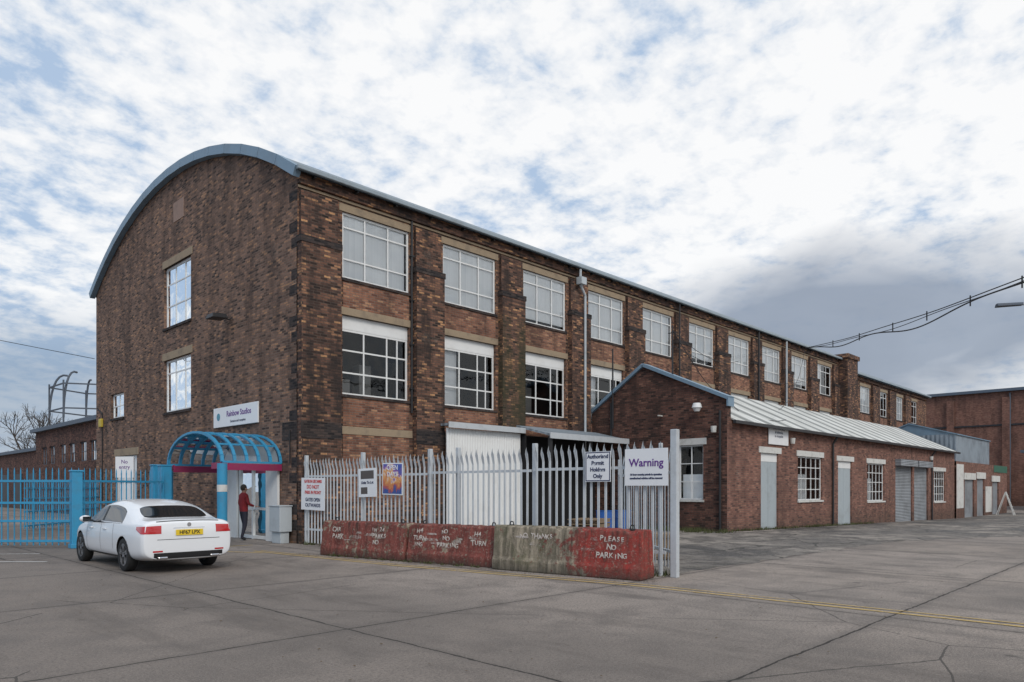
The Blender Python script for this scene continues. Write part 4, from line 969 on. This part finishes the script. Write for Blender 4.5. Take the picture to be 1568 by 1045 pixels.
for sg_ in (1, -1):
    g = []
    for i in range(17):
        t = rad(14+64*i/16); d = (-math.cos(t), sg_*math.sin(t)); zt = .93-.02*i/16; zbm = .775 if i < 11 else .775+.013*(i-10)
        g.append([((.45+d[0]*2, sg_*.42+d[1]*2, zbm+(zt-zbm)*j/5), (-d[0], -d[1], 0)) for j in range(6)])
    wrap('tail_light', g, M_tail)
    wrap('reflector', [[((-1, sg_*y, z), (1, 0, 0)) for z in (.42, .45)] for y in (.5, .56, .62, .68)], M_tail)
    for s, z0, z1 in ((1.62, .42, .93), (2.42, .36, .92), (3.35, .34, .9)):
        wrap('door_seam', [[((s+dx+(.25*(z-.6)**2 if s < 2 else 0), sg_*2, z), (0, -sg_, 0)) for z in [z0+(z1-z0)*k/10 for k in range(11)]] for dx in (0, .012)], M_bpl, .002)
    wrap('sill_trim', [[((s, sg_*2, z), (0, -sg_, 0)) for z in (.262, .3)] for s in [1.5+k*.2 for k in range(10)]], M_bpl, .004)
    wrap('belt_trim', [[((s, sg_*2, z), (0, -sg_, 0)) for z in (.945, .961)] for s in [1.2+k*.2 for k in range(10)]], M_chr, .005)
    q = Part()
    for s in (2.25, 3.15):
        if sg_ > 0: q.box(s-.22, s, .9, .925, .80, .825)
        else: q.box(s-.22, s, -.925, -.9, .80, .825)
    q.build('door_handles', M_carw, CAR, bevel=.008)
    wrap('b_pillar', [[((s, sg_*2, z), (0, -sg_, 0)) for z in (.97, 1.08, 1.2, 1.28)] for s in (2.36, 2.46)], M_bpl, .003)
    mm = bmesh.new(); bmesh.ops.create_uvsphere(mm, u_segments=16, v_segments=10, radius=1, matrix=Matrix.Translation((3.08, sg_*1.0, .99)) @ Matrix.Diagonal((.1, .12, .075, 1)))
    mme = bpy.data.meshes.new('mirror'); mm.to_mesh(mme); mm.free()
    for p in mme.polygons: p.use_smooth = True
    link('mirror', mme, M_carw, CAR); q = Part(); q.beam((3.12, sg_*.86, .95), (3.1, sg_*.95, .97), .08, .03); q.build('mirror_arm', M_bpl, CAR)
    q = Part(); q.box(2.98-.01, 2.99, sg_*1.0-.08, sg_*1.0+.08, .94, 1.04); q.build('mirror_glass', M_cglass, CAR)
    q = Part(); q.box(-.0, .06, sg_*.5-.09, sg_*.5+.09, .285, .335); q.build('exhaust', M_chr, CAR, bevel=.02)
    for s in (1.06, 3.9):
        tw = Part()
        tn = 40; prof_ = [(.225, 0.0), (.31, 0), (.33, .025), (.333, .1), (.33, .17), (.31, .195), (.225, .195)]
        iv = len(tw.v)
        for k in range(tn):
            a = 2*math.pi*k/tn
            for (r, yy) in prof_: tw.v.append((s+r*math.cos(a), sg_*(.69+yy), .333+r*math.sin(a)))
        m_ = len(prof_)
        for k in range(tn):
            k2 = (k+1) % tn
            for j in range(m_-1): tw.f.append((iv+k*m_+j, iv+k2*m_+j, iv+k2*m_+j+1, iv+k*m_+j+1))
        tw.build('tyre', M_tyre, CAR, smooth=True)
        rm = Part(); yf = sg_*.868
        for k in range(5):
            a = 2*math.pi*k/5+.3
            for da in (-.14, .14):
                rm.beam((s+.05*math.cos(a), yf, .333+.05*math.sin(a)), (s+.218*math.cos(a+da), yf, .333+.218*math.sin(a+da)), .04, .03, (0, 1, 0))
        rm.cyl((s, sg_*.84, .333), (s, sg_*.878, .333), .06, n=16)
        for k in range(30):
            a, b2 = 2*math.pi*k/30, 2*math.pi*(k+1)/30
            rm.beam((s+.222*math.cos(a), yf, .333+.222*math.sin(a)), (s+.222*math.cos(b2), yf, .333+.222*math.sin(b2)), .05, .02, (0, 1, 0))
        rm.build('alloy_wheel', M_rim, CAR)
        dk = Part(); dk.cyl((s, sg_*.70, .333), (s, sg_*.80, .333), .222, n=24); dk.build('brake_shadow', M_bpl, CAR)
wrap('rear_diffuser', [[((-1, y, z), (1, 0, 0)) for z in (.29, .33, .37, .405)] for y in [-.66+.11*k for k in range(13)]], M_bpl, .006)
wrap('boot_seam', [[((-1, y, z), (1, 0, 0)) for z in (.655, .665)] for y in [-.6+.1*k for k in range(13)]], M_bpl, .003)
wrap('boot_chrome', [[((-1, y, z), (1, 0, 0)) for z in (.873, .888)] for y in [-.3+.075*k for k in range(9)]], M_chr, .006)
wrap('boot_lip', [[((.08, y, 2), (0, 0, -1)), ((.1, y, 2), (0, 0, -1))] for y in [-.6+.1*k for k in range(13)]], M_bpl, .003)
h = bvh.ray_cast(Vector((-1, 0, .79)), Vector((1, 0, 0))); xs = h[0].x
q = Part(); q.box(xs-.022, xs-.008, -.26, .26, .735, .845); q.build('number_plate', M_plate, CAR)
text('plate_text', 'HF67 LPX', .1, M_bpl, CAR, (xs-.024, 0, .788), ROT_U, sx=.95, bold=.002)
q = Part(); h = bvh.ray_cast(Vector((-1, 0, .935)), Vector((1, 0, 0))); q.cyl((h[0].x-.012, 0, .94), (h[0].x, 0, .94), .04, n=20); q.build('badge', M_chr, CAR)

# ------------------------------------------------------------------ person entering the door
PE = empty('person', (-.55, 2.35, 0), rad(0))
def skin(name, pts, edges, radii, mat, sub=2, parent=PE):
    me = bpy.data.meshes.new(name); me.from_pydata(pts, edges, []); ob = link(name, me, mat, parent)
    md = ob.modifiers.new('sk', 'SKIN'); lay = me.skin_vertices[0] if me.skin_vertices else None
    if lay is None:
        bpy.context.view_layer.objects.active = ob
        lay = me.skin_vertices[0]
    for i, r in enumerate(radii): lay.data[i].radius = (r, r) if not isinstance(r, tuple) else r
    lay.data[0].use_root = True
    md.use_smooth_shade = True; m2 = ob.modifiers.new('ss', 'SUBSURF'); m2.levels = sub; m2.render_levels = sub
    return ob
def mat_clothes():
    m, b, p = newmat('clothes'); z = b.sep(b.obj())[2]
    c = b.ramp(b.math('DIVIDE', z, 2.0), [(0, (.02, .02, .02)), (.045, (.025, .028, .045)), (.46, (.3, .02, .025)), (.755, (.4, .22, .16))], 'CONSTANT')
    n1 = b.noise(b.obj(), 12, 4); c = b.mix(b.math('MULTIPLY', n1, .4), c, (.02, .01, .01)); b.l.new(c, p.inputs['Base Color']); p.inputs['Roughness'].default_value = .85; return m
try:
    P_ = [(0, 0, .95), (0, 0, 1.12), (0, 0, 1.36), (.0, 0, 1.5), (.02, 0, 1.58), (.02, 0, 1.68),
          (.0, .1, .9), (.08, .11, .5), (.0, .11, .09), (.13, .12, .04), (0, -.1, .9), (.0, -.11, .5), (-.12, -.11, .1), (.02, -.12, .04),
          (0, .17, 1.42), (-.03, .24, 1.16), (.12, .24, .96), (0, -.17, 1.42), (.04, -.25, 1.16), (.25, -.2, 1.08)]
    E_ = [(0, 1), (1, 2), (2, 3), (3, 4), (4, 5), (0, 6), (6, 7), (7, 8), (8, 9), (0, 10), (10, 11), (11, 12), (12, 13), (2, 14), (14, 15), (15, 16), (2, 17), (17, 18), (18, 19)]
    R2 = [.15, .14, .16, .06, .085, .085, .1, .065, .045, .045, .1, .065, .045, .045, .075, .05, .035, .075, .05, .035]
    skin('body', P_, E_, R2, mat_clothes())
    M_skin = paint('skin', (.42, .24, .17), .6, grime=False)
    for (wp, dr) in (((.14, .24, .93), Vector((.3, 0, -1))), ((.28, -.19, 1.07), Vector((1, .1, 0)))):
        w0 = Vector(wp); dr = dr.normalized(); sd = dr.cross(Vector((1, 0, .2) if abs(dr.x) < .6 else (0, 0, 1))).normalized()
        pts = [w0, w0+dr*.07]; ed = [(0, 1)]; rs = [.028, .034]
        for k, ln in enumerate((.07, .08, .075, .06)):
            b0 = w0+dr*.08+sd*(.024-.016*k); i0 = len(pts); pts += [b0, b0+dr*ln*.6, b0+dr*ln+Vector((.015, 0, .0))]; ed += [(1, i0), (i0, i0+1), (i0+1, i0+2)]; rs += [.01, .009, .007]
        i0 = len(pts); pts += [w0+dr*.03+sd*.04, w0+dr*.07+sd*.06]; ed += [(0, i0), (i0, i0+1)]; rs += [.011, .009]
        skin('hand', [tuple(p) for p in pts], ed, rs, M_skin, 1)
    hb = bmesh.new(); bmesh.ops.create_uvsphere(hb, u_segments=20, v_segments=14, radius=1, matrix=Matrix.Translation((.0, 0, 1.665)) @ Matrix.Diagonal((.1, .092, .115, 1)))
    hm = bpy.data.meshes.new('hair'); hb.to_mesh(hm); hb.free(); link('hair', hm, paint('dark_hair', (.03, .02, .015), .7, grime=False), PE)
    q = Part(); q.cyl((.1, 0, 1.63), (.13, 0, 1.61), .018, .012, 8); q.cyl((.03, .09, 1.63), (.03, .105, 1.63), .03, .02, 8); q.cyl((.03, -.09, 1.63), (.03, -.105, 1.63), .03, .02, 8); q.build('nose_and_ears', M_skin, PE)
except Exception as ex:
    print('PERSON', ex)

# ------------------------------------------------------------------ world
W_ = bpy.data.worlds.new('World'); S.world = W_; W_.use_nodes = True; b = NB(W_.node_tree); bg = W_.node_tree.nodes['Background']
SUN_EL, SUN_AZ = rad(40), rad(244)
sky = b.n.new('ShaderNodeTexSky'); sky.sky_type = 'NISHITA'; sky.sun_disc = False; sky.sun_elevation = SUN_EL; sky.sun_rotation = rad(90)-SUN_AZ
sky.air_density = 1.2; sky.dust_density = 1.5
tc = b.n.new('ShaderNodeTexCoord').outputs['Generated']
d = b.vmath('NORMALIZE', tc); dx, dy, dz = b.sep(d)
zc = b.math('MAXIMUM', dz, .0); inv = b.math('DIVIDE', 1.0, b.math('ADD', zc, .2))
P2 = b.comb(b.math('MULTIPLY', dx, inv), b.math('MULTIPLY', dy, inv), 0.0)
cell = b.noise(P2, 14, 5, .6, .1); rip = b.noise(P2, 5.5, 4, .5, .15); big = b.noise(b.vmath('ADD', P2, (3.3, 1.2, 0)), 1.2, 4, .5)
den = b.math('ADD', b.math('ADD', b.math('MULTIPLY', cell, .42), b.math('MULTIPLY', rip, .3)), b.math('MULTIPLY', big, .28))
den = b.math('ADD', den, b.math('MULTIPLY', b.math('SUBTRACT', dx, .52), .09))
cloud = b.ramp(den, [(.395, (.44, .57, .76)), (.45, (.68, .755, .86)), (.5, (.88, .905, .94)), (.56, (1, 1, 1))])
soft = b.noise(b.vmath('MULTIPLY', d, (1, 1, 2.2)), 4.5, 4, .5, .4)
def blob(c, sc, lo, hi):
    v = b.vmath('MULTIPLY', b.vmath('SUBTRACT', d, c), sc)
    dist = b.math('ADD', b.vmath('LENGTH', v), b.math('MULTIPLY', b.math('SUBTRACT', soft, .5), .35))
    return b.ramp(dist, [(lo, 1.), (hi, 0.)])
dark = b.mix(soft, (.2, .245, .33), (.38, .44, .54))
cloud = b.mix(b.math('MULTIPLY', blob((.93, .3, .19), (.85, .85, 3.4), .17, .42), .93), cloud, dark)
cloud = b.mix(b.math('MULTIPLY', blob((.15, .985, .07), (.9, .9, 2.6), .2, .46), .8), cloud, (.27, .36, .49))
low = b.ramp(b.math('ADD', dz, b.math('MULTIPLY', b.math('SUBTRACT', soft, .5), .06)), [(.0, .45), (.12, 0.)])
cloud = b.mix(low, cloud, (.5, .56, .64))
fin_c = b.mix(.93, sky.outputs[0], b.vmath('SCALE', cloud, 10.2))
b.l.new(fin_c, bg.inputs[0]); bg.inputs[1].default_value = .1
sl = bpy.data.lights.new('sun', 'SUN'); sl.energy = 1.5; sl.angle = rad(22); sl.color = (1, .94, .86)
so = bpy.data.objects.new('sun', sl); COL.objects.link(so)
to_sun = Vector((math.cos(SUN_EL)*math.cos(SUN_AZ), math.cos(SUN_EL)*math.sin(SUN_AZ), math.sin(SUN_EL)))
so.rotation_euler = to_sun.to_track_quat('Z', 'Y').to_euler(); so.location = (0, 0, 60)
# ------------------------------------------------------------------ camera
cd = bpy.data.cameras.new('camera'); co = bpy.data.objects.new('camera', cd); COL.objects.link(co)
co.location = (-10.82, -19.43, 1.65); co.rotation_euler = (rad(90), 0, rad(44.2-90))
cd.sensor_width = 36; cd.lens = 25.16; cd.shift_y = .1438; cd.clip_end = 3000; cd.clip_start = .1
S.camera = co
S.view_settings.view_transform = 'Standard'; S.view_settings.look = 'None'; S.view_settings.exposure = 0
